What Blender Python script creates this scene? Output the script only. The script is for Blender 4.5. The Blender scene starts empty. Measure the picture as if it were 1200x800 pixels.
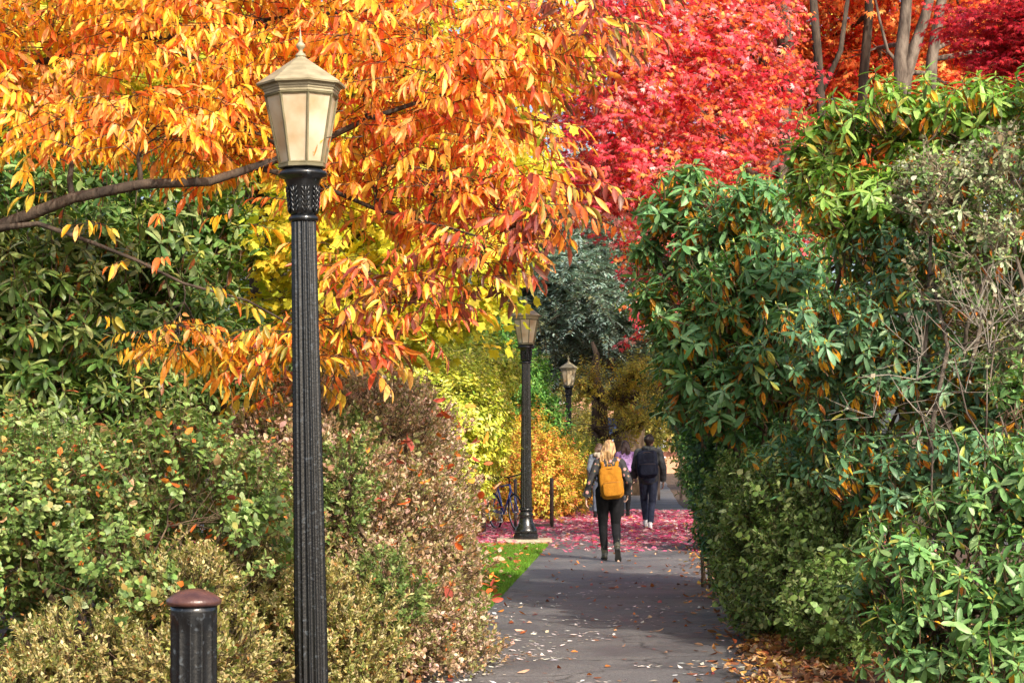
import bpy, bmesh, math, random
import numpy as np
from mathutils import Vector, Matrix

R = math.radians
rng = np.random.default_rng(11)
random.seed(11)

# ------------------------------------------------------------ camera, sky, sun
scene = bpy.context.scene
F = 2400.0          # focal length in pixels of a 1200 px wide frame
EYE = 1.6
HZ = 522.0
SUN_EL, SUN_AZ = 36.0, 152.0      # azimuth: 0 = +Y, 90 = +X
SUN_W, SKY_W, EXPO = 3.1, 0.15, 1.05

cam = bpy.data.objects.new('camera', bpy.data.cameras.new('camera'))
scene.collection.objects.link(cam)
cam.location = (0, 0, EYE)
cam.rotation_euler = (R(90), 0, 0)
cam.data.sensor_width = 36
cam.data.lens = 72
cam.data.shift_y = (HZ - 400) / 1200.0
cam.data.clip_end = 3000
scene.camera = cam

world = bpy.data.worlds.new('World')
scene.world = world
world.use_nodes = True
wn = world.node_tree
sky = wn.nodes.new('ShaderNodeTexSky')
sky.sky_type = 'NISHITA'
sky.sun_disc = False
sky.air_density = 0.8
sky.dust_density = 4.0
sky.ozone_density = 0.3
sky.sun_elevation = R(SUN_EL)
sky.sun_rotation = R(SUN_AZ)
bg = wn.nodes['Background']
bg.inputs[1].default_value = SKY_W
wn.links.new(sky.outputs[0], bg.inputs[0])

sd = bpy.data.lights.new('sun', 'SUN')
sd.energy = SUN_W
sd.angle = R(0.6)
sd.color = (1.0, 0.91, 0.76)
sun = bpy.data.objects.new('sun', sd)
scene.collection.objects.link(sun)
sv = Vector((math.sin(R(SUN_AZ)) * math.cos(R(SUN_EL)), math.cos(R(SUN_AZ)) * math.cos(R(SUN_EL)), math.sin(R(SUN_EL))))
sun.rotation_euler = sv.to_track_quat('Z', 'Y').to_euler()
sun.location = sv * 60
scene.view_settings.view_transform = 'Standard'
scene.view_settings.look = 'None'
scene.view_settings.exposure = EXPO
scene.view_settings.gamma = 1
scene.render.engine = 'CYCLES'
scene.cycles.max_bounces = 7
scene.cycles.diffuse_bounces = 3
scene.cycles.glossy_bounces = 2
scene.cycles.transmission_bounces = 4
scene.cycles.transparent_max_bounces = 4

COL = scene.collection

def P(px, py, Y):
    return np.array(((px - 600) * Y / F, Y, EYE + (HZ - py) * Y / F))

# ------------------------------------------------------------ object helpers
def link(o, parent=None):
    COL.objects.link(o)
    if parent is not None:
        o.parent = parent
    return o

def tag(o, label=None, cat=None, group=None, kind=None):
    if label: o['label'] = label
    if cat: o['category'] = cat
    if group: o['group'] = group
    if kind: o['kind'] = kind
    return o

def empty(name, loc, rz=0.0):
    o = bpy.data.objects.new(name, None)
    o.empty_display_size = 0.3
    o.location = tuple(float(v) for v in loc)
    o.rotation_euler = (0, 0, rz)
    return link(o)

def arr_mesh(name, V, T, mat, parent=None, col=None, smooth=False, off=None):
    """numpy triangles -> one mesh object; off = world position of the parent to subtract"""
    V = np.asarray(V, dtype=np.float32)
    T = np.asarray(T, dtype=np.int32)
    if off is not None:
        V = V - np.asarray(off, dtype=np.float32)
    me = bpy.data.meshes.new(name)
    me.vertices.add(len(V)); me.vertices.foreach_set('co', V.ravel())
    me.loops.add(T.size); me.loops.foreach_set('vertex_index', T.ravel())
    me.polygons.add(len(T)); me.polygons.foreach_set('loop_start', np.arange(0, T.size, 3, dtype=np.int32))
    if smooth:
        me.polygons.foreach_set('use_smooth', np.ones(len(T), dtype=bool))
    me.update(calc_edges=True)
    if col is not None:
        a = me.attributes.new('leafcol', 'FLOAT_VECTOR', 'FACE')
        a.data.foreach_set('vector', np.asarray(col, dtype=np.float32).ravel())
    me.materials.append(mat)
    o = bpy.data.objects.new(name, me)
    return link(o, parent)

class MB:
    """collects shapes and links them as ONE mesh object"""
    def __init__(s): s.v = []; s.f = []; s.sm = []
    def add(s, vs, fs, smooth=False):
        b = len(s.v)
        s.v.extend([tuple(float(c) for c in v) for v in vs])
        s.f.extend([tuple(i + b for i in f) for f in fs])
        s.sm.extend([smooth] * len(fs))
    def box(s, lo, hi):
        x0, y0, z0 = lo; x1, y1, z1 = hi
        s.add([(x0,y0,z0),(x1,y0,z0),(x1,y1,z0),(x0,y1,z0),(x0,y0,z1),(x1,y0,z1),(x1,y1,z1),(x0,y1,z1)],
              [(0,3,2,1),(4,5,6,7),(0,1,5,4),(1,2,6,5),(2,3,7,6),(3,0,4,7)])
    def tube(s, pts, rad, seg=8, smooth=True, closed=False):
        pts = [Vector(p) for p in pts]
        n = len(pts)
        if not hasattr(rad, '__len__'): rad = [rad] * n
        vs, fs = [], []
        up = None
        for i, p in enumerate(pts):
            if closed: d = pts[(i + 1) % n] - pts[i - 1]
            else: d = pts[min(i + 1, n - 1)] - pts[max(i - 1, 0)]
            d.normalize()
            if up is None:
                up = Vector((0, 0, 1)) if abs(d.z) < 0.9 else Vector((1, 0, 0))
            a = d.cross(up)
            if a.length < 1e-4: a = d.cross(Vector((0, 1, 0)))
            a.normalize(); b = d.cross(a); up = -b if b.dot(up) < 0 else b
            b = a.cross(d) * -1
            for k in range(seg):
                t = 2 * math.pi * k / seg
                vs.append(p + (a * math.cos(t) + b * math.sin(t)) * rad[i])
        m = n if closed else n - 1
        for i in range(m):
            j = (i + 1) % n
            for k in range(seg):
                l = (k + 1) % seg
                fs.append((i*seg+k, i*seg+l, j*seg+l, j*seg+k))
        if not closed:
            fs.append(tuple(range(seg - 1, -1, -1))); fs.append(tuple((n-1)*seg + k for k in range(seg)))
        s.add(vs, fs, smooth)
    def lathe(s, prof, seg=32, flute=0, depth=0.0, rot=0.0, smooth=True, cap=True, flute_rng=None):
        vs, fs = [], []
        n = len(prof)
        for i, (r, z) in enumerate(prof):
            for k in range(seg):
                t = 2 * math.pi * k / seg + rot
                rr = r
                if flute and (flute_rng is None or flute_rng[0] <= z <= flute_rng[1]):
                    ph = (t * flute / (2 * math.pi)) % 1.0
                    rr = r * (1 - depth * (math.sin(math.pi * ph) ** 0.8))
                vs.append((rr * math.cos(t), rr * math.sin(t), z))
        for i in range(n - 1):
            for k in range(seg):
                l = (k + 1) % seg
                fs.append((i*seg+k, i*seg+l, (i+1)*seg+l, (i+1)*seg+k))
        if cap:
            fs.append(tuple(range(seg - 1, -1, -1))); fs.append(tuple((n-1)*seg + k for k in range(seg)))
        s.add(vs, fs, smooth)
    def build(s, name, mat, parent=None, M=None):
        me = bpy.data.meshes.new(name)
        vs = s.v if M is None else [tuple(M @ Vector(v)) for v in s.v]
        me.from_pydata(vs, [], s.f)
        me.polygons.foreach_set('use_smooth', s.sm)
        me.materials.append(mat)
        me.update()
        o = bpy.data.objects.new(name, me)
        return link(o, parent)

def struct(o): o['kind'] = 'structure'; return o

# ------------------------------------------------------------ materials
def new_mat(name):
    m = bpy.data.materials.new(name); m.use_nodes = True
    nt = m.node_tree
    return m, nt, nt.nodes['Principled BSDF'], nt.nodes, nt.links

def set_spec(p, v): p.inputs['Specular IOR Level'].default_value = v

def leaf_mat(name, rough=0.5, spec=0.4, trans=0.35, tint=(1.25, 1.2, 0.8), mott=0.3, scale=60):
    m, nt, p, N, L = new_mat(name)
    at = N.new('ShaderNodeAttribute'); at.attribute_name = 'leafcol'
    tc = N.new('ShaderNodeTexCoord')
    no = N.new('ShaderNodeTexNoise'); no.inputs['Scale'].default_value = scale; no.inputs['Detail'].default_value = 2
    L.new(tc.outputs['Object'], no.inputs['Vector'])
    mr = N.new('ShaderNodeMapRange'); mr.inputs[1].default_value = 0.3; mr.inputs[2].default_value = 0.7
    mr.inputs[3].default_value = 1 - mott; mr.inputs[4].default_value = 1 + mott
    L.new(no.outputs[0], mr.inputs[0])
    mx = N.new('ShaderNodeVectorMath'); mx.operation = 'SCALE'
    L.new(at.outputs['Vector'], mx.inputs[0]); L.new(mr.outputs[0], mx.inputs['Scale'])
    L.new(mx.outputs[0], p.inputs['Base Color'])
    p.inputs['Roughness'].default_value = rough; set_spec(p, spec)
    mt = N.new('ShaderNodeVectorMath'); mt.operation = 'MULTIPLY'; mt.inputs[1].default_value = tint
    L.new(mx.outputs[0], mt.inputs[0])
    tr = N.new('ShaderNodeBsdfTranslucent'); L.new(mt.outputs[0], tr.inputs['Color'])
    ms = N.new('ShaderNodeMixShader'); ms.inputs[0].default_value = trans
    L.new(p.outputs[0], ms.inputs[1]); L.new(tr.outputs[0], ms.inputs[2])
    L.new(ms.outputs[0], N['Material Output'].inputs[0])
    return m

def noise_mat(name, c1, c2, scale=8, rough=0.7, spec=0.3, bump=0.0, metal=0.0, detail=4, stretch=None, c3=None, bscale=None):
    m, nt, p, N, L = new_mat(name)
    tc = N.new('ShaderNodeTexCoord')
    mp = N.new('ShaderNodeMapping')
    if stretch: mp.inputs['Scale'].default_value = stretch
    L.new(tc.outputs['Object'], mp.inputs[0])
    no = N.new('ShaderNodeTexNoise'); no.inputs['Scale'].default_value = scale; no.inputs['Detail'].default_value = detail
    L.new(mp.outputs[0], no.inputs['Vector'])
    cr = N.new('ShaderNodeValToRGB')
    cr.color_ramp.elements[0].position = 0.35; cr.color_ramp.elements[0].color = (*c1, 1)
    cr.color_ramp.elements[1].position = 0.65; cr.color_ramp.elements[1].color = (*c2, 1)
    if c3:
        e = cr.color_ramp.elements.new(0.75); e.color = (*c3, 1)
    L.new(no.outputs[0], cr.inputs[0]); L.new(cr.outputs[0], p.inputs['Base Color'])
    p.inputs['Roughness'].default_value = rough; set_spec(p, spec); p.inputs['Metallic'].default_value = metal
    if bump:
        n2 = N.new('ShaderNodeTexNoise'); n2.inputs['Scale'].default_value = bscale or scale * 4; n2.inputs['Detail'].default_value = 4
        L.new(mp.outputs[0], n2.inputs['Vector'])
        b = N.new('ShaderNodeBump'); b.inputs['Strength'].default_value = bump; b.inputs['Distance'].default_value = 0.02
        L.new(n2.outputs[0], b.inputs['Height']); L.new(b.outputs[0], p.inputs['Normal'])
    return m

def iron_mat():
    m, nt, p, N, L = new_mat('black_painted_iron')
    tc = N.new('ShaderNodeTexCoord')
    no = N.new('ShaderNodeTexNoise'); no.inputs['Scale'].default_value = 30; no.inputs['Detail'].default_value = 6
    L.new(tc.outputs['Object'], no.inputs['Vector'])
    cr = N.new('ShaderNodeValToRGB')
    e = cr.color_ramp.elements
    e[0].position = 0.60; e[0].color = (0.007, 0.008, 0.009, 1)
    e[1].position = 0.74; e[1].color = (0.05, 0.06, 0.07, 1)
    L.new(no.outputs[0], cr.inputs[0]); L.new(cr.outputs[0], p.inputs['Base Color'])
    rr = N.new('ShaderNodeMapRange'); rr.inputs[3].default_value = 0.12; rr.inputs[4].default_value = 0.34
    n2 = N.new('ShaderNodeTexNoise'); n2.inputs['Scale'].default_value = 9
    L.new(tc.outputs['Object'], n2.inputs['Vector']); L.new(n2.outputs[0], rr.inputs[0])
    L.new(rr.outputs[0], p.inputs['Roughness']); set_spec(p, 0.6)
    b = N.new('ShaderNodeBump'); b.inputs['Strength'].default_value = 0.35; b.inputs['Distance'].default_value = 0.004
    n3 = N.new('ShaderNodeTexNoise'); n3.inputs['Scale'].default_value = 60; n3.inputs['Detail'].default_value = 3
    L.new(tc.outputs['Object'], n3.inputs['Vector']); L.new(n3.outputs[0], b.inputs['Height']); L.new(b.outputs[0], p.inputs['Normal'])
    return m

M = {}
M['iron'] = iron_mat()
M['rust_cap'] = noise_mat('worn_brown_iron_cap', (0.05, 0.022, 0.02), (0.10, 0.045, 0.035), 14, 0.33, 0.5, 0.2)
M['tan_metal'] = noise_mat('weathered_tan_metal', (0.22, 0.185, 0.11), (0.33, 0.285, 0.18), 9, 0.5, 0.4, 0.1, stretch=(1, 1, 3))
M['olive_metal'] = noise_mat('weathered_olive_metal', (.11, .095, .05), (.19, .165, .095), 9, .45, .4, .1)
M['bark_grey'] = noise_mat('grey_bark', (0.05, 0.038, 0.03), (0.18, 0.145, 0.115), 8, 0.9, 0.1, 0.8, stretch=(1, 1, 0.35))
M['bark_brown'] = noise_mat('brown_bark', (0.045, 0.03, 0.02), (0.13, 0.09, 0.06), 9, 0.9, 0.1, 0.8, stretch=(1, 1, 0.3))
M['bark_dark'] = noise_mat('dark_bark', (0.025, 0.02, 0.017), (0.08, 0.06, 0.045), 9, 0.9, 0.1, 0.8, stretch=(1, 1, 0.3))
M['leaf_orange'] = leaf_mat('orange_leaf', 0.38, 0.4, 0.42, (1.3, 1.15, 0.6), 0.22, 45)
M['leaf_red'] = leaf_mat('red_leaf', 0.5, 0.3, 0.45, (1.3, 0.9, 0.8), 0.15, 30)
M['leaf_yellow'] = leaf_mat('yellow_leaf', 0.5, 0.3, 0.45, (1.15, 1.15, 0.5), 0.2, 30)
M['leaf_glossy'] = leaf_mat('glossy_evergreen_leaf', 0.42, 0.42, 0.26, (1.3, 1.5, 0.5), 0.15, 40)
M['leaf_small'] = leaf_mat('small_leaf', 0.45, 0.4, 0.3, (1.2, 1.3, 0.6), 0.2, 25)
M['leaf_dry'] = leaf_mat('fallen_leaf', 0.6, 0.3, 0.15, (1.1, 1.0, 0.8), 0.25, 40)
M['needle'] = leaf_mat('needle', 0.6, 0.2, 0.15, (1.1, 1.2, 0.8), 0.2, 5)
M['grass'] = leaf_mat('grass_blade', 0.5, 0.3, 0.35, (1.1, 1.3, 0.5), 0.2, 10)

# ------------------------------------------------------------ leaves and sprigs
def unit(v):
    v = np.asarray(v, float); return v / (np.linalg.norm(v) + 1e-9)

def t_long(w=0.3, fold=0.35, curve=0.25, st=((.22, .75), (.52, 1.0), (.8, .62))):
    v = [(0, 0, 0)]
    for t, k in st:
        z = -curve * t * t
        hw = w * 0.5 * k
        v += [(-hw, t, z + hw * fold), (0, t, z), (hw, t, z + hw * fold)]
    v.append((0, 1, -curve))
    f = [(0, 2, 1), (0, 3, 2)]
    n = len(st)
    for i in range(n - 1):
        a = 1 + i * 3; b = a + 3
        f += [(a, a+1, b+1), (a, b+1, b), (a+1, a+2, b+2), (a+1, b+2, b+1)]
    a = 1 + (n - 1) * 3; e = a + 3
    f += [(a, a+1, e), (a+1, a+2, e)]
    return np.array(v, float), np.array(f)

def t_small(w=0.45, fold=0.3):
    v = [(0, 0, 0), (-w/2, .38, w/2*fold), (w/2, .38, w/2*fold), (-w*.36, .75, w*.36*fold), (w*.36, .75, w*.36*fold), (0, 1, -.08)]
    f = [(0, 2, 1), (1, 2, 4), (1, 4, 3), (3, 4, 5)]
    return np.array(v, float), np.array(f)

def t_tiny(w=0.45):
    v = [(0, 0, 0), (-w/2, .5, .06), (w/2, .5, .06), (0, 1, 0)]
    return np.array(v, float), np.array([(0, 2, 1), (1, 2, 3)])

def t_palm(n=5, spread=1.25):
    v = [(0, 0, 0)]; f = []
    for i in range(n):
        a = (i / (n - 1) - .5) * 2 * spread
        ln = 1.0 - .38 * abs(a) / spread
        dx, dy = math.sin(a), math.cos(a)
        wx, wy = dy * .13, -dx * .13
        b = len(v)
        v += [(dx*.45*ln - wx, dy*.45*ln - wy, .02), (dx*.45*ln + wx, dy*.45*ln + wy, .02), (dx*ln, dy*ln, -.14)]
        f += [(0, b+1, b), (b, b+1, b+2)]
    return np.array(v, float), np.array(f)

def t_broad():
    rim = []
    angs = [-170, -135, -100, -78, -52, -24, 0, 24, 52, 78, 100, 135, 170]
    rads = [.32, .5, .55, .42, .68, .5, .8, .5, .68, .42, .55, .5, .32]
    v = [(0, .38, 0)]
    for a, r in zip(angs, rads):
        a = R(a)
        v.append((r * .82 * math.sin(a), .38 + r * .8 * math.cos(a), .05 * math.cos(3 * a) - .12 * r * r))
    n = len(angs)
    f = [(0, i + 2, i + 1) for i in range(n - 1)] + [(0, 1, n)]
    return np.array(v, float), np.array(f)

def place(tpl, o, d, n, L, W=1.0):
    V, T = tpl
    d = unit(d); x = np.cross(d, n); x = unit(x); n2 = np.cross(x, d)
    A = np.stack([x * L * W, d * L, n2 * L])
    return V @ A + np.asarray(o), T

class Sprig:
    """kinds: 0 leaf, 1 old leaf, 2 bud, -1 stem"""
    def __init__(s): s.V = []; s.T = []; s.leaf = []; s.kind = []; s.nv = 0; s.nl = 0
    def put(s, VT, kind):
        V, T = VT
        s.V.append(V); s.T.append(T + s.nv); s.nv += len(V)
        s.leaf.append(np.full(len(T), s.nl)); s.kind.append(kind); s.nl += 1
    def stem(s, pts, r0, r1):
        V = []; n = len(pts)
        for i, p in enumerate(pts):
            p = np.asarray(p, float); d = unit(np.asarray(pts[min(i+1, n-1)], float) - np.asarray(pts[max(i-1, 0)], float))
            a = unit(np.cross(d, (0.3, 0.5, 0.81))); b = np.cross(d, a)
            r = r0 + (r1 - r0) * i / max(n - 1, 1)
            for k in range(3):
                t = 2.094 * k; V.append(p + (a * math.cos(t) + b * math.sin(t)) * r)
        T = []
        for i in range(n - 1):
            for k in range(3):
                l = (k + 1) % 3
                T += [(i*3+k, i*3+l, i*3+3+l), (i*3+k, i*3+3+l, i*3+3+k)]
        s.put((np.array(V), np.array(T)), -1)
    def done(s):
        return np.concatenate(s.V), np.concatenate(s.T), np.concatenate(s.leaf), np.array(s.kind)

U = lambda a, b: float(rng.uniform(a, b))

def sp_hang(L=0.14, n=9, tw=0.34, w=0.32, hang=0.8):
    """twig along +X with long leaves hanging"""
    s = Sprig()
    dz = -U(.05, .35) * tw
    pts = [(0, 0, 0), (tw*.5, U(-.03, .03), dz*.3), (tw, U(-.05, .05), dz)]
    s.stem(pts, .0045, .002)
    for i in range(n):
        t = (i + .6) / n
        o = np.array((tw * t, 0, dz * t * t))
        sd = 1 if i % 2 else -1
        d = (U(.1, .6), sd * U(.15, .7), -U(.35, 1.0) * hang * 1.5)
        if i == n - 1: d = (1, U(-.3, .3), -U(.5, 1.0))
        nn = unit((U(-.2, .9), U(-.9, .9), U(.2, 1)))
        s.put(place(t_long(w * U(.8, 1.2), U(.2, .9), U(.05, .4)), o, d, nn, L * U(.5, 1.2)), 0)
    return s.done()

def sp_rhodo(L=0.14, n=9, w=0.3, old=2):
    s = Sprig()
    s.stem([(0, 0, -.22), (U(-.02, .02), U(-.02, .02), -.1), (0, 0, 0)], .006, .004)
    a0 = U(0, 6)
    for i in range(n):
        a = a0 + i * 2.4 + U(-.2, .2)
        el = R(U(-12, 38) if i < n * .4 else U(-55, 0))
        o = (0, 0, -.012 * i * .5)
        d = (math.cos(a) * math.cos(el), math.sin(a) * math.cos(el), math.sin(el))
        s.put(place(t_long(w * U(.85, 1.15), U(.1, .4), U(.1, .35), ((.25, .7), (.6, 1.0), (.86, .72))), o, d, (0, 0, 1), L * U(.7, 1.1)), 0)
    for i in range(old):
        a = U(0, 6.28)
        s.put(place(t_long(w, .5, .2), (0, 0, -.07), (math.cos(a) * .4, math.sin(a) * .4, -1), (math.cos(a), math.sin(a), .3), L * U(.7, 1)), 1)
    s.put(place(t_long(.35, 1, 0), (0, 0, 0), (0, 0, 1), (1, 0, 0), .035), 2)
    return s.done()

def sp_leafy(L=0.045, n=10, tw=0.16, tpl='small', w=.6, el=(5, 55)):
    """upright twig with leaves in pairs and a terminal tuft"""
    s = Sprig()
    top = (U(-.15, .15) * tw, U(-.15, .15) * tw, tw)
    s.stem([(0, 0, -tw * .3), top], .0022, .0012)
    for i in range(n):
        t = .25 + .75 * (i / n)
        a = i * 2.4 + U(-.4, .4)
        e = R(U(*el))
        o = np.array(top) * t
        d = (math.cos(a) * math.cos(e), math.sin(a) * math.cos(e), math.sin(e))
        tp = t_small(w * U(.85, 1.15), U(0, .4)) if tpl == 'small' else t_tiny(w)
        s.put(place(tp, o, d, unit((U(-.3, .3), U(-.3, .3), 1)), L * U(.65, 1.15)), 0)
    return s.done()

def sp_palm(L=0.075, n=8, tw=0.34):
    s = Sprig()
    s.stem([(0, 0, 0), (tw, 0, -tw * .12)], .003, .0015)
    for i in range(n):
        t = (i + .8) / n
        sd = 1 if i % 2 else -1
        o = np.array((tw * t, sd * U(0, .07), -.03 * t + U(-.02, .02)))
        d = (U(.2, 1), sd * U(.1, .9), -U(.05, .8))
        s.put(place(t_palm(5, U(1.1, 1.4)), o, d, unit((U(-.4, .4), U(-.4, .4), 1)), L * U(.7, 1.2)), 0)
    return s.done()

def sp_broad(L=0.12, n=7, tw=0.36):
    s = Sprig()
    s.stem([(0, 0, 0), (tw, 0, -tw * .15)], .004, .002)
    for i in range(n):
        t = (i + .8) / n
        sd = 1 if i % 2 else -1
        o = np.array((tw * t, sd * U(0.02, .1), U(-.05, .02)))
        d = (U(.1, 1), sd * U(.1, .9), -U(.3, 1.2))
        s.put(place(t_broad(), o, d, unit((U(-.6, .6), -U(-.5, .9), U(.1, 1))), L * U(.6, 1.15)), 0)
    return s.done()

def sp_needle(tw=0.6, droop=.35, n=34, nl=.06):
    s = Sprig()
    s.stem([(0, 0, 0), (tw*.5, 0, -droop*tw*.3), (tw, 0, -droop*tw)], .006, .003)
    for i in range(n):
        t = (i + .5) / n
        sd = 1 if i % 2 else -1
        o = np.array((tw*t, 0, -droop*tw*t*t))
        ln = nl * (2.6 - 1.6 * t) * U(.7, 1.2)
        d = (U(.5, 1), sd * U(.5, 1.1), U(-.5, .35))
        s.put(place(t_tiny(.28), o, d, (0, 0, 1), ln), 0)
    return s.done()

def sp_twigs(n=6, tw=0.35, lich=18, L=.03):
    """bare forked twigs with lichen tufts"""
    s = Sprig()
    for i in range(n):
        d = unit((U(-.8, .8), U(-.8, .8), U(.1, 1)))
        e = d * tw * U(.5, 1)
        m = e * .5 + np.array((U(-.03, .03), U(-.03, .03), U(-.02, .03)))
        s.stem([(0, 0, 0), m, e], .0045, .0015)
        s.stem([m, m + unit(d + np.array((U(-1, 1), U(-1, 1), U(-.4, .6)))) * tw * .3], .003, .001)
        for k in range(lich // n):
            o = e * U(.2, 1)
            s.put(place(t_tiny(.8), o, unit((U(-1, 1), U(-1, 1), U(-.6, 1))), unit((U(-1, 1), U(-1, 1), U(-1, 1))), L * U(.5, 1.4)), 0)
    return s.done()

def frames(Z, X):
    Z = Z / (np.linalg.norm(Z, axis=1, keepdims=True) + 1e-9)
    X = X - Z * np.sum(X * Z, axis=1, keepdims=True)
    X = X / (np.linalg.norm(X, axis=1, keepdims=True) + 1e-9)
    Y = np.cross(Z, X)
    return np.stack([X, Y, Z], axis=1)      # rows are axes

def scatter(variants, pos, Z, X, scale, colour):
    """place sprig variants; colour(pos_of_leaf, kind, sprig_random) -> rgb"""
    n = len(pos)
    A = frames(Z, X) * scale[:, None, None]
    which = rng.integers(0, len(variants), n)
    Vs, Ts, Cs = [], [], []
    base = 0
    srand = rng.random(n)
    for k, (V, T, leaf, kind) in enumerate(variants):
        idx = np.nonzero(which == k)[0]
        if not len(idx): continue
        W = np.einsum('vi,nij->nvj', V, A[idx]) + pos[idx][:, None, :]
        m = len(idx); nv = len(V)
        Tt = T[None] + (np.arange(m) * nv)[:, None, None] + base
        nl = len(kind)
        lp = np.repeat(pos[idx], nl, axis=0)
        lk = np.tile(kind, m)
        ls = np.repeat(srand[idx], nl)
        c = colour(lp, lk, ls).reshape(m, nl, 3)
        Cs.append(c[:, leaf].reshape(-1, 3))
        Vs.append(W.reshape(-1, 3)); Ts.append(Tt.reshape(-1, 3)); base += m * nv
    return np.concatenate(Vs), np.concatenate(Ts), np.concatenate(Cs)

def vnoise(p, s=1.0, seed=0):
    r = np.random.default_rng(seed)
    out = np.zeros(len(p))
    for i in range(6):
        k = r.normal(size=3) * s * (1 + i * .45); ph = r.uniform(0, 6.28)
        out += np.sin(p @ k + ph) / (1 + i * .3)
    return out / 3.2

STEMC = np.array((.10, .065, .04))
def palette(cols, old=(.62, .20, .02), bud=(.45, .42, .08), stem=STEMC, follow=.55, jit=.25, ns=2.0, seed=3, oldgreen=.15):
    w = np.array([c[3] for c in cols], float); w /= w.sum(); C = np.array([c[:3] for c in cols], float)
    cum = np.cumsum(w)
    def f(p, k, s):
        n = len(p)
        nz = .5 + .5 * vnoise(p, ns, seed)
        base = (0.55 * s + .45 * np.clip(nz, 0, 1))
        base = np.clip((base - .5) * 1.25 + .5, 0, .999)
        rr = rng.random(n)
        u = np.where(rng.random(n) < follow, base, rr)
        i = np.clip(np.searchsorted(cum, u), 0, len(C) - 1)
        c = C[i].copy()
        c[k == 1] = np.array(old) * 1.0
        om = (k == 1) & (rng.random(n) < .35)
        c[om] = (.62, .20, .03) if old[0] > .4 else c[om]
        c[(k == 1) & (s < oldgreen)] = C[-1] * .9
        c[k == 2] = bud
        c *= (1 + jit * (rng.random(n) * 2 - 1))[:, None]
        c *= 1 + .10 * (rng.random((n, 3)) * 2 - 1)
        c[k == -1] = stem
        return np.clip(c, 0, 1)
    return f

def lobes_px(lst):
    """(px, py, Y, rx_px, rz_px, ry_m) -> world ellipsoids"""
    out = []
    for px, py, Y, rx, rz, ry in lst:
        c = P(px, py, Y)
        out.append((c, np.array((rx * Y / F, ry, rz * Y / F))))
    return out

def sample_lobes(lobes, n, shell=.35, lump=.22, gap=.25, gs=3.0, seed=1, zmin=.05, stray=.09):
    area = np.array([r[0]*r[1] + r[1]*r[2] + r[0]*r[2] for c, r in lobes]); area /= area.sum()
    pos, nor = [], []
    for (c, r), a in zip(lobes, area):
        m = int(n * a * 1.6) + 8
        d = rng.normal(size=(m, 3)); d /= np.linalg.norm(d, axis=1, keepdims=True)
        rad = rng.random(m) ** shell
        far = rng.random(m) < stray
        rad[far] = 1 + .28 * rng.random(int(far.sum())) ** 1.5
        p = c + d * r * rad[:, None]
        rad2 = 1 + lump * vnoise(p, gs * .8, seed)
        p = c + (p - c) * rad2[:, None]
        keep = (p[:, 2] > zmin) & (vnoise(p, gs, seed + 5) > -1 + gap * 2)
        for (c2, r2) in lobes:
            if c2 is c: continue
            q = np.linalg.norm((p - c2) / r2, axis=1)
            keep &= ~((q < .6) & (rng.random(m) < .8))
        nn = (d / r); nn /= np.linalg.norm(nn, axis=1, keepdims=True)
        pos.append(p[keep]); nor.append(nn[keep])
    pos = np.concatenate(pos); nor = np.concatenate(nor)
    if len(pos) > n:
        i = rng.permutation(len(pos))[:n]; pos, nor = pos[i], nor[i]
    return pos, nor

def curve_pts(a, b, n=5, sag=.1, wob=.06):
    a = np.asarray(a, float); b = np.asarray(b, float)
    L = np.linalg.norm(b - a)
    out = []
    ph = rng.uniform(0, 6.28, 2)
    for i in range(n + 1):
        t = i / n
        p = a + (b - a) * t
        p = p + np.array((math.sin(ph[0] + t * 5), math.sin(ph[1] + t * 4), 0)) * L * wob * math.sin(math.pi * t)
        p[2] += sag * L * math.sin(math.pi * t)
        out.append(p)
    return out

def branches(mb, trunk, lobes, pos, r0, per=10, twig=.006, seg=6):
    """limbs from a trunk polyline (points, radii) to every lobe, twigs on to sample sprigs"""
    tp, tr = trunk
    for c, r in lobes:
        d = np.array([np.linalg.norm(p - c) + (.6 * max(0, p[2] - c[2] + .1)) for p in tp])
        i = int(np.argmin(d))
        s = tp[i]; rr = min(tr[i] * .65, r0)
        pts = curve_pts(s, c, 5, .06, .07)
        mb.tube(pts, [rr * (1 - .75 * k / 5) for k in range(6)], seg)
        q = np.linalg.norm((pos - c) / r, axis=1)
        near = np.nonzero(q < 1.25)[0]
        if len(near) == 0: continue
        for j in rng.choice(near, min(per, len(near)), replace=False):
            k = rng.integers(2, 6)
            e = curve_pts(pts[k], pos[j], 3, .05, .1)
            t0 = max(twig, rr * .22)
            mb.tube(e, [t0, t0 * .7, t0 * .5, twig * .4], 4)

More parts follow.
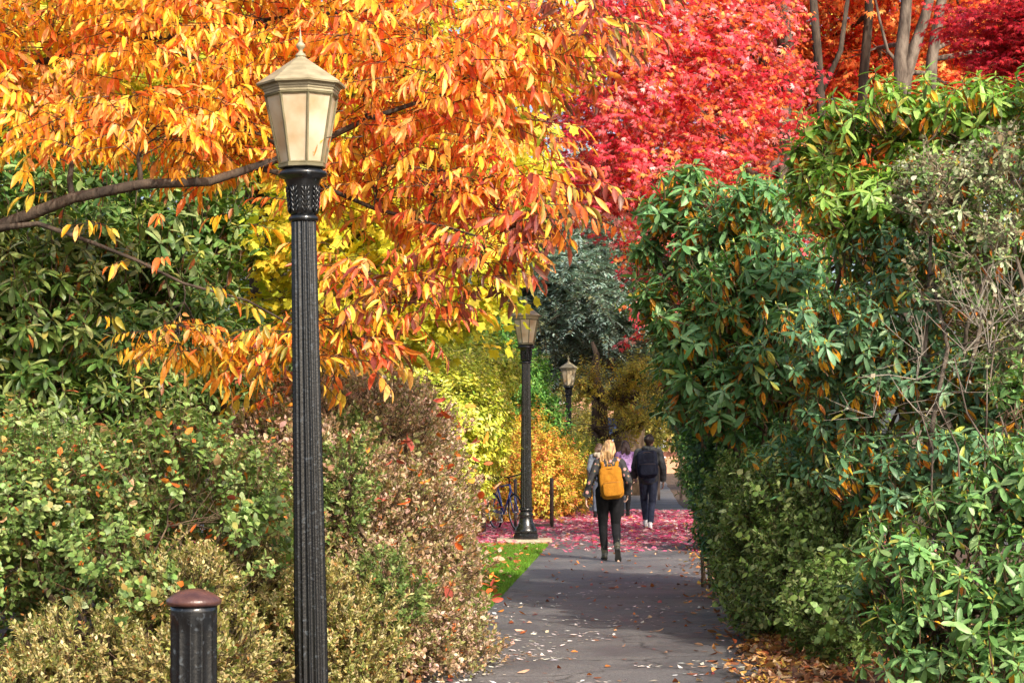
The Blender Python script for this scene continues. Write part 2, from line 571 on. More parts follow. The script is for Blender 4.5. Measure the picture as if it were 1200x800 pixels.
def plant(name, label, cat, base, lobes, n, variants, colour, mat, bark, mode='up', k_out=.7, scale=(.8, 1.2),
          stems=None, per=10, group=None, crown='foliage', wood='stems', shell=.35, lump=.22, gap=.2, gs=3.0, seed=1,
          r0=.03, smooth=False, extra=None, twig=.005, zmin=.05, flt=None, tilt=.24):
    root = empty(name, base)
    tag(root, label, cat, group)
    pos, nor = sample_lobes(lobes, n, shell, lump, gap, gs, seed, zmin)
    if flt is not None:
        k = flt(pos); pos, nor = pos[k], nor[k]
    m = len(pos)
    jit = rng.normal(size=(m, 3)) * tilt
    zz = np.zeros((m, 3)); zz[:, 2] = 1
    rnd = rng.normal(size=(m, 3))
    if mode == 'up':
        Z = zz + nor * k_out + jit; X = rnd
    else:                      # sprigs that reach sideways, kept level
        Z = zz + jit * .8; X = nor * np.array((1, 1, .4)) + rnd * .45
    sc = rng.uniform(scale[0], scale[1], m)
    V, T, C = scatter(variants, pos, Z, X, sc, colour)
    if extra is not None:
        V2, T2, C2 = extra
        T = np.concatenate([T, T2 + len(V)]); V = np.concatenate([V, V2]); C = np.concatenate([C, C2])
    arr_mesh(crown, V, T, mat, root, C, smooth, off=base)
    mb = MB()
    if stems is None:
        b = np.asarray(base, float)
        k = 5
        for i in range(k):
            a = 6.28 * i / k + .4
            c, r = lobes[i % len(lobes)]
            tgt = c + np.array((math.cos(a), math.sin(a), 0)) * r * .35
            s = b + np.array((math.cos(a) * .15, math.sin(a) * .15, 0))
            pts = curve_pts(s, tgt, 5, .05, .08)
            rad = [r0 * (1 - .6 * q / 5) for q in range(6)]
            mb.tube(pts, rad, 6)
        branches(mb, (pts, rad), lobes, pos, r0 * .6, per, twig, 5)
    else:
        for pts, rad in stems:
            mb.tube(pts, rad, 10)
        allp = [p for pts, rad in stems for p in pts]; allr = [r for pts, rad in stems for r in rad]
        branches(mb, (allp, allr), lobes, pos, r0, per, twig, 6)
    w = mb.build(wood, bark, root)
    for v in w.data.vertices:
        pass
    co = np.empty(len(w.data.vertices) * 3, dtype=np.float32)
    w.data.vertices.foreach_get('co', co)
    co = co.reshape(-1, 3) - np.asarray(base, dtype=np.float32)
    w.data.vertices.foreach_set('co', co.ravel()); w.data.update()
    return root

def trunk_px(pts):
    """[(px, py, Y, radius_m)...] -> (points, radii)"""
    return [P(a, b, c) for a, b, c, r in pts], [r for a, b, c, r in pts]

def ground_at(px, Y):
    return np.array(((px - 600) * Y / F, Y, 0.0))

# ============================================================ SETTING
def xl(Y): return -1.52 + .0625 * Y          # left edge of the path
def xr(Y): return xl(Y) + 2.5

def soil_mat():
    m, nt, p, N, L = new_mat('leaf_strewn_soil')
    tc = N.new('ShaderNodeTexCoord')
    vo = N.new('ShaderNodeTexVoronoi'); vo.inputs['Scale'].default_value = 14
    L.new(tc.outputs['Object'], vo.inputs['Vector'])
    cr = N.new('ShaderNodeValToRGB'); e = cr.color_ramp.elements
    e[0].color = (.03, .02, .013, 1); e[1].color = (.13, .06, .025, 1)
    x = cr.color_ramp.elements.new(.5); x.color = (.055, .035, .02, 1)
    sp = N.new('ShaderNodeSeparateColor'); L.new(vo.outputs['Color'], sp.inputs[0]); L.new(sp.outputs[0], cr.inputs[0])
    L.new(cr.outputs[0], p.inputs['Base Color']); p.inputs['Roughness'].default_value = .9
    b = N.new('ShaderNodeBump'); b.inputs['Distance'].default_value = .03; b.inputs['Strength'].default_value = .8
    L.new(sp.outputs[1], b.inputs['Height']); L.new(b.outputs[0], p.inputs['Normal'])
    return m
M['soil'] = soil_mat()

def asphalt_mat():
    m, nt, p, N, L = new_mat('asphalt')
    tc = N.new('ShaderNodeTexCoord')
    n1 = N.new('ShaderNodeTexNoise'); n1.inputs['Scale'].default_value = 1.1; n1.inputs['Detail'].default_value = 7
    n2 = N.new('ShaderNodeTexNoise'); n2.inputs['Scale'].default_value = 120; n2.inputs['Detail'].default_value = 3
    for n in (n1, n2): L.new(tc.outputs['Object'], n.inputs['Vector'])
    c1 = N.new('ShaderNodeValToRGB'); e = c1.color_ramp.elements
    e[0].position = .32; e[0].color = (.066, .064, .070, 1); e[1].position = .7; e[1].color = (.125, .118, .118, 1)
    L.new(n1.outputs[0], c1.inputs[0])
    mr = N.new('ShaderNodeMapRange'); mr.inputs[1].default_value = .35; mr.inputs[2].default_value = .7
    mr.inputs[3].default_value = .5; mr.inputs[4].default_value = 1.9
    L.new(n2.outputs[0], mr.inputs[0])
    sc = N.new('ShaderNodeVectorMath'); sc.operation = 'SCALE'
    L.new(c1.outputs[0], sc.inputs[0]); L.new(mr.outputs[0], sc.inputs['Scale']); L.new(sc.outputs[0], p.inputs['Base Color'])
    vo = N.new('ShaderNodeTexVoronoi'); vo.feature = 'DISTANCE_TO_EDGE'; vo.inputs['Scale'].default_value = .55
    n4 = N.new('ShaderNodeTexNoise'); n4.inputs['Scale'].default_value = 2.5; n4.inputs['Detail'].default_value = 6
    L.new(tc.outputs['Object'], n4.inputs['Vector'])
    av = N.new('ShaderNodeVectorMath'); av.operation = 'MULTIPLY_ADD'; av.inputs[1].default_value = (.6, .6, 0)
    L.new(n4.outputs['Color'], av.inputs[0]); L.new(tc.outputs['Object'], av.inputs[2]); L.new(av.outputs[0], vo.inputs['Vector'])
    ck = N.new('ShaderNodeMapRange'); ck.inputs[1].default_value = 0; ck.inputs[2].default_value = .012; ck.inputs[3].default_value = .35; ck.inputs[4].default_value = 1
    L.new(vo.outputs['Distance'], ck.inputs[0])
    s2 = N.new('ShaderNodeVectorMath'); s2.operation = 'SCALE'; L.new(sc.outputs[0], s2.inputs[0]); L.new(ck.outputs[0], s2.inputs['Scale'])
    L.new(s2.outputs[0], p.inputs['Base Color'])
    rr = N.new('ShaderNodeMapRange'); rr.inputs[1].default_value = .35; rr.inputs[2].default_value = .65; rr.inputs[3].default_value = .42; rr.inputs[4].default_value = .75
    L.new(n1.outputs[0], rr.inputs[0]); L.new(rr.outputs[0], p.inputs['Roughness']); set_spec(p, .35)
    b = N.new('ShaderNodeBump'); b.inputs['Strength'].default_value = .5; b.inputs['Distance'].default_value = .006
    L.new(n2.outputs[0], b.inputs['Height']); L.new(b.outputs[0], p.inputs['Normal'])
    return m
M['asphalt'] = asphalt_mat()
M['turf'] = noise_mat('turf', (.03, .075, .012), (.06, .13, .02), 6, .8, .2)

g = MB(); g.add([(-400, -60, 0), (400, -60, 0), (400, 900, 0), (-400, 900, 0)], [(0, 1, 2, 3)])
struct(g.build('ground', M['soil']))

def strip(name, ys, fl, fr, z, mat, wob=.05, seed=0):
    mb = MB(); vs = []; fs = []
    r = random.Random(seed)
    for y in ys:
        vs.append((fl(y) + r.uniform(-wob, wob), y, z)); vs.append((fr(y) + r.uniform(-wob, wob), y, z))
    for i in range(len(ys) - 1): fs.append((2*i, 2*i+1, 2*i+3, 2*i+2))
    mb.add(vs, fs); return struct(mb.build(name, mat))
strip('path', [i * .5 for i in range(-8, 67)], xl, xr, .012, M['asphalt'], .03)
strip('plaza', [32.8 + i * .8 for i in range(25)], lambda y: -7, lambda y: 9, .016, M['asphalt'], .05)
strip('far_path', [52.2 + i * 4 for i in range(60)], lambda y: xl(y) + .2, lambda y: xl(y) + 2.6, .012, M['asphalt'], .05)
strip('lawn', [19 + i * .45 for i in range(31)], lambda y: -3.2, lambda y: xl(y) - .03 + .04 * math.sin(y * 3), .008, M['turf'], .03)

# grass blades on the lawn
def grass(n):
    y = rng.uniform(19, 32.6, n); x = rng.uniform(-1.9, 0, n) * 1.0
    x = xl(y) + .06 - rng.random(n) ** 1.0 * 2.0
    h = rng.uniform(.03, .075, n); a = rng.uniform(0, 6.28, n)
    lean = rng.normal(size=(n, 2)) * .025
    b = np.stack([x, y, np.full(n, .008)], 1)
    w = np.stack([np.cos(a), np.sin(a), np.zeros(n)], 1) * .0045
    t = b + np.concatenate([lean, h[:, None]], 1)
    V = np.stack([b - w, b + w, t], 1).reshape(-1, 3)
    T = np.arange(3 * n).reshape(-1, 3)
    c = np.array((.10, .24, .02)) * rng.uniform(.5, 1.5, (n, 1)) * (1 + .35 * vnoise(b, 2.5, 7))[:, None] + rng.random((n, 1)) * np.array((.06, .04, 0))
    o = arr_mesh('grass', V, T, M['grass'], None, c)
    tag(o, 'short bright green grass on the strip left of the path', 'grass', kind='stuff')
grass(90000)

def litter(name, label, pts, L, cols, tilt=.35, tpl=None, lift=.012, follow=0, mat='leaf_dry', cat='fallen leaves', wmul=1.0, jit=.3):
    n = len(pts)
    vs = []
    for i in range(6):
        s = Sprig()
        d = (0, 1, U(-.02, .1))
        t = tpl() if tpl else t_long(U(.35, .6), U(-.5, .6), U(-.35, .2))
        s.put(place(t, (0, -.5 * L, 0), d, (0, 0, 1), L, wmul), 0)
        vs.append(s.done())
    Z = np.zeros((n, 3)); Z[:, 2] = 1; Z += rng.normal(size=(n, 3)) * tilt
    p = pts.copy(); p[:, 2] += lift + rng.random(n) * .02
    V, T, C = scatter(vs, p, Z, rng.normal(size=(n, 3)), rng.uniform(.6, 1.3, n), palette(cols, follow=follow, jit=jit))
    V[:, 2] = np.maximum(V[:, 2], .019)
    o = arr_mesh(name, V, T, M[mat], None, C)
    tag(o, label, cat, kind='stuff')
    return o

def ground_pts(n, fx, y0, y1, z=0.0):
    y = rng.uniform(y0, y1, n)
    a, b = fx(y)
    x = a + (b - a) * rng.random(n)
    return np.stack([x, y, np.full(n, z)], 1)

# magenta and pink maple leaves over the plaza
n = 66000
y = 30.0 + (rng.random(n) ** .9) * 20.4
x = rng.uniform(-5.5, 6.5, n)
dens = .55 + .5 * vnoise(np.stack([x, y, 0 * x], 1), 1.3, 4)
dens *= np.clip((51.5 - y) / 4, 0, 1)
dens = np.where(y < 33.6, dens * np.clip((y - 29.5) / 3.6, 0, 1) ** 1.8, dens)
k = rng.random(n) < np.clip(dens, .01, 1)
pp = np.stack([x, y, np.zeros(n)], 1)[k]
litter('red_maple_leaf_carpet', 'carpet of pink and magenta fallen maple leaves across the paving behind the walkers', pp, .085,
       [(.55, .06, .16, 4), (.68, .15, .27, 4), (.75, .34, .42, 3), (.38, .04, .08, 1), (.80, .60, .60, 3), (.75, .36, .12, .8)],
       .3, lambda: t_palm(5, 1.3), mat='leaf_red')
# small leaflets on the near path, wet glints painted as their pale colour
n = 3000
y = 12.5 + rng.random(n) ** 2.6 * 13
x = xl(y) + .05 + rng.random(n) * 2.4
pp = np.stack([x, y, np.zeros(n)], 1)
kk = vnoise(pp, 2.2, 9) > -.05 + .05 * (y - 14)
litter('painted_glint_leaflets', 'small leaflets with glints painted as pale colour scattered over the dark asphalt in the foreground', pp[kk], .06,
       [(.66, .60, .55, 5), (.55, .46, .38, 3), (.78, .75, .72, 5), (.5, .25, .1, 1)], .3, t_tiny, .002)
# scattered coloured leaves on path and lawn
pp = ground_pts(420, lambda y: (xl(y), xr(y)), 12, 33)
pp = pp[rng.random(len(pp)) < .75]
litter('scattered_leaves', 'single brown orange and pink leaves lying here and there on the path', pp, .075,
       [(.26, .07, .02, 4), (.5, .16, .03, 3), (.36, .1, .09, 2), (.5, .3, .2, 2)], .35, None, .004)
pp = ground_pts(420, lambda y: (xl(y) - 1.7, xl(y)), 20, 32.5, .035)
litter('lawn_leaves', 'brown and rust coloured leaves lying on the grass strip', pp, .085,
       [(.32, .10, .03, 4), (.5, .18, .04, 2), (.45, .25, .15, 2)], .4, None, .01)
# brown drifts along the right edge and below the bushes
n = 12000
y = 12.5 + rng.random(n) * 20
off = rng.normal(size=n) * .28
x = xr(y) + off + .12 - .25 * np.clip((18 - y) / 5, 0, 1)
pile = vnoise(np.stack([x * .3, y, 0 * x], 1), 1.6, 14)
k = (x < xr(y) + 3) & ((off > -.15 + .2 * pile) | (rng.random(n) < .10)) & ((pile > -.5) | (off > .2))
h = np.clip(.07 * (1 - (off / .5) ** 2), 0, .07)
pp = np.stack([x, y, h * rng.random(n)], 1)[k]
litter('brown_leaf_drift', 'drift of brown and orange dead leaves along the right edge of the path under the hedge', pp, .082,
       [(.26, .11, .045, 4), (.46, .22, .07, 3), (.13, .06, .03, 3), (.52, .34, .18, 3), (.5, .32, .06, 2), (.42, .10, .03, 1)], .38, None, .006)
pp = ground_pts(5000, lambda y: (xr(y) + .1, xr(y) + 4), 10.5, 18)
litter('hedge_leaf_litter', 'brown leaf litter on the soil beneath the right hand shrubs', pp, .10,
       [(.28, .09, .03, 4), (.44, .16, .05, 3), (.15, .06, .03, 3), (.55, .32, .16, 2)], .5, None, .006)
pp = ground_pts(5200, lambda y: (-5.2, xl(y) + .05), 9.5, 17)
litter('rust_leaf_litter', 'rust red fallen leaves on the soil beneath the left hand shrubs', pp, .10,
       [(.34, .09, .03, 4), (.50, .16, .04, 3), (.15, .05, .03, 3), (.5, .28, .12, 1)], .5, None, .006)

# ============================================================ STREET LAMPS
def glass_mat():
    m, nt, p, N, L = new_mat('frosted_lamp_glass')
    tc = N.new('ShaderNodeTexCoord'); no = N.new('ShaderNodeTexNoise'); no.inputs['Scale'].default_value = 5; no.inputs['Detail'].default_value = 5
    L.new(tc.outputs['Object'], no.inputs['Vector'])
    cr = N.new('ShaderNodeValToRGB'); e = cr.color_ramp.elements
    e[0].position = .35; e[0].color = (.70, .54, .32, 1); e[1].position = .65; e[1].color = (.90, .84, .68, 1)
    L.new(no.outputs[0], cr.inputs[0]); L.new(cr.outputs[0], p.inputs['Base Color'])
    p.inputs['Roughness'].default_value = .22; set_spec(p, .6)
    tr = N.new('ShaderNodeBsdfTranslucent'); L.new(cr.outputs[0], tr.inputs[0])
    ms = N.new('ShaderNodeMixShader'); ms.inputs[0].default_value = .6
    L.new(p.outputs[0], ms.inputs[1]); L.new(tr.outputs[0], ms.inputs[2]); L.new(ms.outputs[0], N['Material Output'].inputs[0])
    return m
M['glass'] = glass_mat()

OCT = R(-90 + 16)
def octp(r, k, z, c=0.0): 
    t = OCT + k * math.pi / 4
    return Vector((r * math.cos(t), r * math.sin(t), z))

def make_lamp():
    root = empty('street_lamp', (0, 0, 0))
    b = MB()
    b.lathe([(.215, 0), (.215, .06), (.20, .075), (.20, .10)], 8, rot=OCT, smooth=False)
    b.lathe([(.185, .10), (.19, .14), (.175, .17), (.15, .21), (.125, .27), (.108, .33), (.102, .37), (.118, .385), (.122, .40), (.118, .415), (.102, .43), (.100, .47)], 40)
    b.lathe([(.10, .47), (.114, .475), (.118, .49), (.114, .505), (.10, .51)], 40)
    b.build('base', M['iron'], root)
    s = MB()
    zs = [.505] + [.53 + i * (2.90 - .53) / 24 for i in range(25)]
    s.lathe([(.098 - (.098 - .073) * (z - .5) / 2.43, z) for z in zs] + [(.073, 2.92)], 128, 16, .16, rot=.1)
    s.build('fluted_post', M['iron'], root)
    c = MB()
    c.lathe([(.078, 2.905), (.086, 2.91), (.089, 2.922), (.086, 2.934), (.076, 2.94)], 40)
    c.lathe([(.076, 2.94), (.078, 2.98), (.082, 3.04), (.090, 3.10), (.103, 3.14), (.110, 3.155), (.140, 3.165), (.147, 3.177), (.147, 3.187), (.138, 3.198), (.118, 3.204), (.112, 3.22)], 40)
    # acanthus leaves
    for k in range(8):
        a = k * math.pi / 4 + .25
        ca, sa = math.cos(a), math.sin(a)
        def pt(u, z, r): return Vector((r * ca - u * sa, r * sa + u * ca, z))
        stem = [pt(0, 2.95 + i * .032, .079 + .003 * i + .004 * (i / 5) ** 2) for i in range(6)]
        c.tube(stem, [.005, .006, .006, .006, .007, .005], 6)
        for sgn in (-1, 1):
            for j in range(5):
                z0 = 2.955 + j * .028; r0 = .080 + j * .0026
                pts = [pt(0, z0, r0 + .001), pt(sgn * .010, z0 + .012, r0 + .006), pt(sgn * .019, z0 + .030, r0 + .006), pt(sgn * .024, z0 + .046, r0 + .001)]
                c.tube(pts, [.003, .005, .0045, .002], 5)
    c.build('capital', M['iron'], root)
    ln = MB()
    z0, z1, r0, r1 = 3.235, 3.64, .132, .212
    ln.lathe([(.12, 3.215), (.145, 3.218), (.145, 3.232), (.138, 3.24), (.128, 3.24)], 8, rot=OCT, smooth=False)
    for k in range(8):
        a, bb = octp(r0, k, z0), octp(r1, k, z1)
        ln.tube([a, bb], .0085, 4, smooth=False)
        ln.tube([octp(r0 + .003, k, z0 + .004), octp(r0 + .003, k + 1, z0 + .004)], .009, 4, smooth=False)
        ln.tube([octp(r1 + .001, k, z1 - .008), octp(r1 + .001, k + 1, z1 - .008)], .009, 4, smooth=False)
    ln.build('lantern_frame', M['olive_metal'], root)
    for k in range(8):
        g = MB(); i0, i1 = .004, .004
        q = [octp(r0 - i0, k, z0), octp(r0 - i0, k + 1, z0), octp(r1 - i0, k + 1, z1 - .006), octp(r1 - i0, k, z1 - .006)]
        inn = [v * 1 for v in q]
        for v in inn: 
            h = Vector((v.x, v.y, 0)); v.x -= h.x / h.length * .006; v.y -= h.y / h.length * .006
        g.add(q + inn, [(0, 1, 2, 3), (7, 6, 5, 4), (0, 4, 5, 1), (1, 5, 6, 2), (2, 6, 7, 3), (3, 7, 4, 0)])
        g.build('glass_pane', M['glass'], root)
    rf = MB()
    rf.lathe([(.20, 3.64), (.218, 3.642), (.218, 3.655), (.224, 3.658), (.224, 3.668), (.232, 3.671), (.232, 3.683), (.240, 3.686), (.240, 3.694)], 8, rot=OCT, smooth=False)
    rf.lathe([(.236, 3.6945), (.262, 3.690), (.266, 3.700), (.258, 3.708), (.03, 3.862), (.028, 3.868)], 8, rot=OCT, smooth=False)
    rf.build('lantern_roof', M['tan_metal'], root)
    f = MB()
    f.lathe([(.030, 3.866), (.033, 3.872), (.026, 3.884), (.014, 3.892), (.011, 3.905), (.017, 3.912), (.026, 3.925), (.026, 3.937), (.015, 3.949), (.010, 3.953), (.013, 3.958), (.008, 3.975), (.003, 4.02), (.001, 4.05)], 20)
    f.build('finial', M['tan_metal'], root)
    return root

def children(o): return [c for c in COL.objects if c.parent == o]
def copy_tree(o, parent=None):
    c = o.copy(); COL.objects.link(c); c.parent = parent
    for ch in children(o): copy_tree(ch, c)
    return c

LG = 'street lamps along the left side of the path'
lamp = make_lamp()
lamp.location = (-1.165, 11.95, 0); lamp.rotation_euler = (0, R(-1.0), 0)
tag(lamp, 'nearest and largest fluted black lamp post with cream glass lantern in front of orange leaves', 'street lamp', LG)
l2 = copy_tree(lamp); l2.location = (.235, 34, .03); l2.rotation_euler = (0, 0, 0)
l2['label'] = 'middle lamp post beside the bicycle rack at the corner of the grass'
l3 = copy_tree(lamp); l3.location = (1.53, 55.4, 0); l3.rotation_euler = (0, 0, R(15))
for ch in children(lamp):
    if ch.name.startswith('base') or ch.name.startswith('fluted_post'):
        ch.data = ch.data.copy()
        for v in ch.data.vertices:
            if ch.name.startswith('base'): v.co.z *= .34
            elif v.co.z < .6: v.co.z -= .36
l3['label'] = 'small farthest lamp post in front of the blue green conifer'

sl = MB(); sl.box((-.25, 33.55, 0), (.66, 34.4, .055))
o = sl.build('lamp_footing_slab', noise_mat('pale_concrete', (.30, .24, .17), (.45, .38, .28), 10, .8, .2, .3)); o['kind'] = 'structure'
for i in (l2,): i.location.z = .055

# bollard
bo = empty('bollard', (-1.352, 8.7, 0))
tag(bo, 'short fluted black bollard with a domed brown cap in the left foreground', 'bollard')
b = MB()
b.lathe([(.103, 0), (.103, .03), (.1, .06), (.0995, .12)] + [(.0995, .13 + i * .04) for i in range(18)] + [(.0995, .845), (.0995, .865), (.0995, .90), (.0995, .925)], 144, 12, .13, rot=.13, flute_rng=(.1, .85))
b.build('fluted_body', M['iron'], bo)
b = MB()
b.lathe([(.099, .922), (.107, .924), (.1155, .930), (.118, .938), (.1165, .946), (.108, .956), (.092, .968), (.070, .980), (.045, .989), (.02, .994), (.002, .995)], 48)
b.build('domed_cap', M['rust_cap'], bo)

# ============================================================ BIKE RACK, BICYCLE
M['steel_dark'] = noise_mat('dark_brown_steel', (.05, .035, .03), (.09, .06, .05), 10, .5, .4)
M['bike_blue'] = noise_mat('blue_bike_paint', (.03, .07, .30), (.05, .10, .40), 10, .3, .6)
M['rubber'] = noise_mat('black_rubber', (.012, .012, .012), (.025, .025, .025), 20, .7, .2)
M['chrome'] = noise_mat('bright_metal', (.4, .4, .42), (.55, .55, .57), 20, .3, .5, metal=.9)

def make_hoop(name, x, y, h, label, L=.9):
    root = empty(name, (x, y, 0))
    mb = MB()
    pts = [(0, 0, .0), (0, 0, h - .14)]
    for i in range(1, 7):
        a = math.pi / 2 * i / 6
        pts.append((0, .14 - .14 * math.cos(a), h - .14 + .14 * math.sin(a)))
    for i in range(0, 7):
        a = math.pi / 2 * i / 6
        pts.append((0, L - .14 + .14 * math.sin(a), h - .14 + .14 * math.cos(a)))
    pts.append((0, L, 0))
    mb.tube(pts, .032, 10); mb.build('hoop', M['steel_dark'], root)
    for yy in (0, L):
        f = MB(); f.lathe([(.07, .017), (.07, .028), (.035, .032)], 16)
        f.build('foot_plate', M['steel_dark'], root, Matrix.Translation((0, yy, 0)))
    tag(root, label, 'bike rack', 'steel bike rack hoops on the leaf covered paving')
    return root
x = lambda px, Y: (px - 600) * Y / F
make_hoop('bike_rack', x(604, 38.6), 38.6, .94, 'steel bike rack hoop with the bicycle leaning on it just left of the middle lamp')
make_hoop('bike_rack', x(647, 39.6), 39.6, .94, 'empty steel bike rack hoop on the right of the middle lamp')
make_hoop('bike_rack', x(567, 37.2), 37.2, .55, 'low steel bike rack hoop left of the bicycle beside the tan shrub', .6)
ra = MB(); ra.tube([(x(608, 39.6), 39.6, .07), (x(645, 39.6), 39.6, .07)], .022, 8)
o = ra.build('ground_rail', M['steel_dark']); tag(o, 'low steel ground rail running between the two tall bike rack hoops', 'rail')

def make_bike():
    root = empty('bicycle', (0, 0, 0))
    Rw = .34
    for wy in (-.52, .52):
        w = MB()
        w.tube([(0, wy + Rw * math.cos(t), Rw + Rw * math.sin(t)) for t in [i * 2 * math.pi / 40 for i in range(40)]], .017, 8, closed=True)
        wo = w.build('tyre', M['rubber'])
        wheel = empty('wheel', (0, 0, 0)); wheel.parent = root; wo.parent = wheel
        r = MB()
        r.tube([(0, wy + (Rw - .025) * math.cos(t), Rw + (Rw - .025) * math.sin(t)) for t in [i * 2 * math.pi / 40 for i in range(40)]], .009, 6, closed=True)
        r.build('rim', M['chrome'], wheel)
        s = MB()
        for i in range(24):
            t = i * 2 * math.pi / 24
            s.tube([((-1) ** i * .025, wy + .02 * math.cos(t + 1), Rw + .02 * math.sin(t + 1)), (0, wy + (Rw - .03) * math.cos(t), Rw + (Rw - .03) * math.sin(t))], .0018, 3)
        s.tube([(-.04, wy, Rw), (.04, wy, Rw)], .02, 8)
        s.build('spokes', M['chrome'], wheel)
    f = MB()
    bb = (0, -.08, .29); hd = (0, .34, .86); hl = (0, .37, .74); st = (0, -.24, .80); rx = (0, -.52, .34)
    f.tube([bb, st], .016, 8); f.tube([bb, hl], .018, 8); f.tube([st, hd], .016, 8); f.tube([hd, hl], .02, 8)
    for sx in (-.05, .05):
        f.tube([bb, (sx, -.45, .335), (sx, -.52, .34)], .010, 6); f.tube([st, (sx, -.46, .42), (sx, -.52, .34)], .009, 6)
    f.build('frame', M['bike_blue'], root)
    k = MB()
    for sx in (-.05, .05): k.tube([hl, (sx, .39, .68), (sx, .52, .34)], .012, 6)
    k.build('fork', M['bike_blue'], root)
    h = MB()
    h.tube([hd, (0, .33, .97), (0, .36, 1.0)], .013, 8)
    h.tube([(-.30, .28, 1.03), (-.2, .33, 1.02), (0, .36, 1.0), (.2, .33, 1.02), (.30, .28, 1.03)], .013, 8)
    h.build('handlebar', M['rubber'], root)
    s = MB(); s.tube([st, (0, -.27, .93)], .013, 8)
    s.tube([(0, -.40, .965), (0, -.30, .965), (0, -.20, .955), (0, -.10, .945)], [.075, .065, .03, .014], 10)
    s.build('saddle', M['rubber'], root)
    c = MB()
    c.tube([(.06 , -.08 + .09 * math.cos(t), .29 + .09 * math.sin(t)) for t in [i * 2 * math.pi / 24 for i in range(24)]], .006, 6, closed=True)
    c.tube([(-.07, -.08, .29), (.07, -.08, .29)], .012, 6)
    c.tube([(.07, -.08, .29), (.08, .02, .16)], .01, 6); c.tube([(-.07, -.08, .29), (-.08, -.18, .42)], .01, 6)
    c.box((.08, -.02, .15), (.17, .06, .17)); c.box((-.17, -.22, .41), (-.08, -.14, .43))
    c.build('crankset', M['chrome'], root)
    return root
bk = make_bike(); bk.location = (x(594, 38.9), 38.75, .017); bk.rotation_euler = (R(0), R(6), R(203))
tag(bk, 'dark blue bicycle locked to the rack hoop beside the middle lamp post', 'bicycle')

# ============================================================ VEGETATION: LEFT
# ---- sprig libraries
S_hang = [sp_hang(U(.115, .14), int(U(7, 12)), U(.26, .38), U(.24, .31), U(.5, 1.1)) for _ in range(16)] + [sp_hang(.10, 6, .25, .3) for _ in range(4)]
S_rh = [sp_rhodo(U(.11, .155), int(U(5, 12)), U(.24, .34), int(U(0, 5.5))) for _ in range(22)]
S_rh0 = [sp_rhodo(U(.11, .16), int(U(5, 12)), U(.28, .38), int(U(0, 1.4))) for _ in range(16)]
S_box = [sp_leafy(U(.042, .056), int(U(7, 14)), U(.11, .24), 'small', U(.5, .7)) for _ in range(14)]
S_var = [sp_leafy(.036, 12, .10, 'tiny', .5, (15, 70)) for _ in range(7)]
S_mid = [sp_leafy(.085, 10, .22, 'small', .5, (-20, 45)) for _ in range(6)]
S_palm = [sp_palm() for _ in range(8)]
S_broad = [sp_broad() for _ in range(8)]
S_need = [sp_needle() for _ in range(6)]
S_twig = [sp_twigs() for _ in range(6)]
S_lich = [sp_twigs(5, .3, 45, .034) for _ in range(6)]

# ---- orange tree: colours drift from gold (left) to salmon (middle) to maroon at the hanging fringe
def orange_col(p, k, s):
    n = len(p)
    px = 600 + p[:, 0] * F / p[:, 1]        # only used as a left-right measure of the crown (metres scaled)
    u = np.clip((p[:, 0] + 4.2) / 4.9, 0, 1)   # 0 left .. 1 right
    hz = p[:, 2]
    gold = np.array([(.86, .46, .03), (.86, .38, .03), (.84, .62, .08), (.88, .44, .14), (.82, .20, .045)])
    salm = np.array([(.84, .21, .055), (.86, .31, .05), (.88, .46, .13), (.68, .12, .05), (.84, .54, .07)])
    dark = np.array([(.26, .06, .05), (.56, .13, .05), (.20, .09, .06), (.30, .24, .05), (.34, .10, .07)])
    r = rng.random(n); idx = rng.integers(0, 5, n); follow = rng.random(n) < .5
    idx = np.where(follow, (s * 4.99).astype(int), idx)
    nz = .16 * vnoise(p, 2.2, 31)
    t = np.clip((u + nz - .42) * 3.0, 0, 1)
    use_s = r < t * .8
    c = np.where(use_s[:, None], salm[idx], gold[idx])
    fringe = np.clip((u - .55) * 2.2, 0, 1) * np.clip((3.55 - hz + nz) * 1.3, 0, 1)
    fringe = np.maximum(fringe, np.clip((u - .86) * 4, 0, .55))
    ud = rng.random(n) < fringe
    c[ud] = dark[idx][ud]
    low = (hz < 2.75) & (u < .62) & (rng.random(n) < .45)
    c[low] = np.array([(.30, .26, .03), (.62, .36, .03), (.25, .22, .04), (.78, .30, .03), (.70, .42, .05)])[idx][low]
    c *= (1 + .22 * (rng.random(n) * 2 - 1))[:, None]
    c[k == -1] = (.10, .055, .035)
    return np.clip(c, 0, .92)

OL = lobes_px([
    (-60, 60, 14.5, 120, 110, 1.3), (60, 40, 15, 130, 120, 1.5), (60, 150, 14.2, 90, 45, .5), (200, 60, 14.8, 120, 110, 1.5),
    (170, 150, 13.8, 90, 50, .6), (300, 40, 15, 110, 120, 1.5), (250, 150, 14.6, 60, 60, .8),
    (400, 60, 14.8, 110, 150, 1.4), (500, 60, 14.6, 110, 130, 1.3), (590, 90, 14.6, 100, 90, 1.0), (670, 25, 14.8, 75, 60, .8),
    (440, 220, 14.6, 85, 85, .6), (520, 200, 14.4, 90, 80, .6), (600, 205, 14.3, 66, 75, .5), (430, 310, 14.2, 50, 42, .3), (375, 230, 15, 45, 60, .4),
    (560, 310, 14.1, 42, 50, .3), (640, 262, 14.0, 40, 28, .3), (500, 350, 14.3, 36, 40, .25),
    (280, -90, 15, 420, 90, 2.0), (-250, 60, 15, 150, 160, 1.6),
    (330, 405, 14.2, 85, 38, .45), (210, 395, 14.0, 60, 28, .3), (410, 390, 14.4, 50, 40, .4)])
base_or = np.array((-5.6, 14.6, 0))
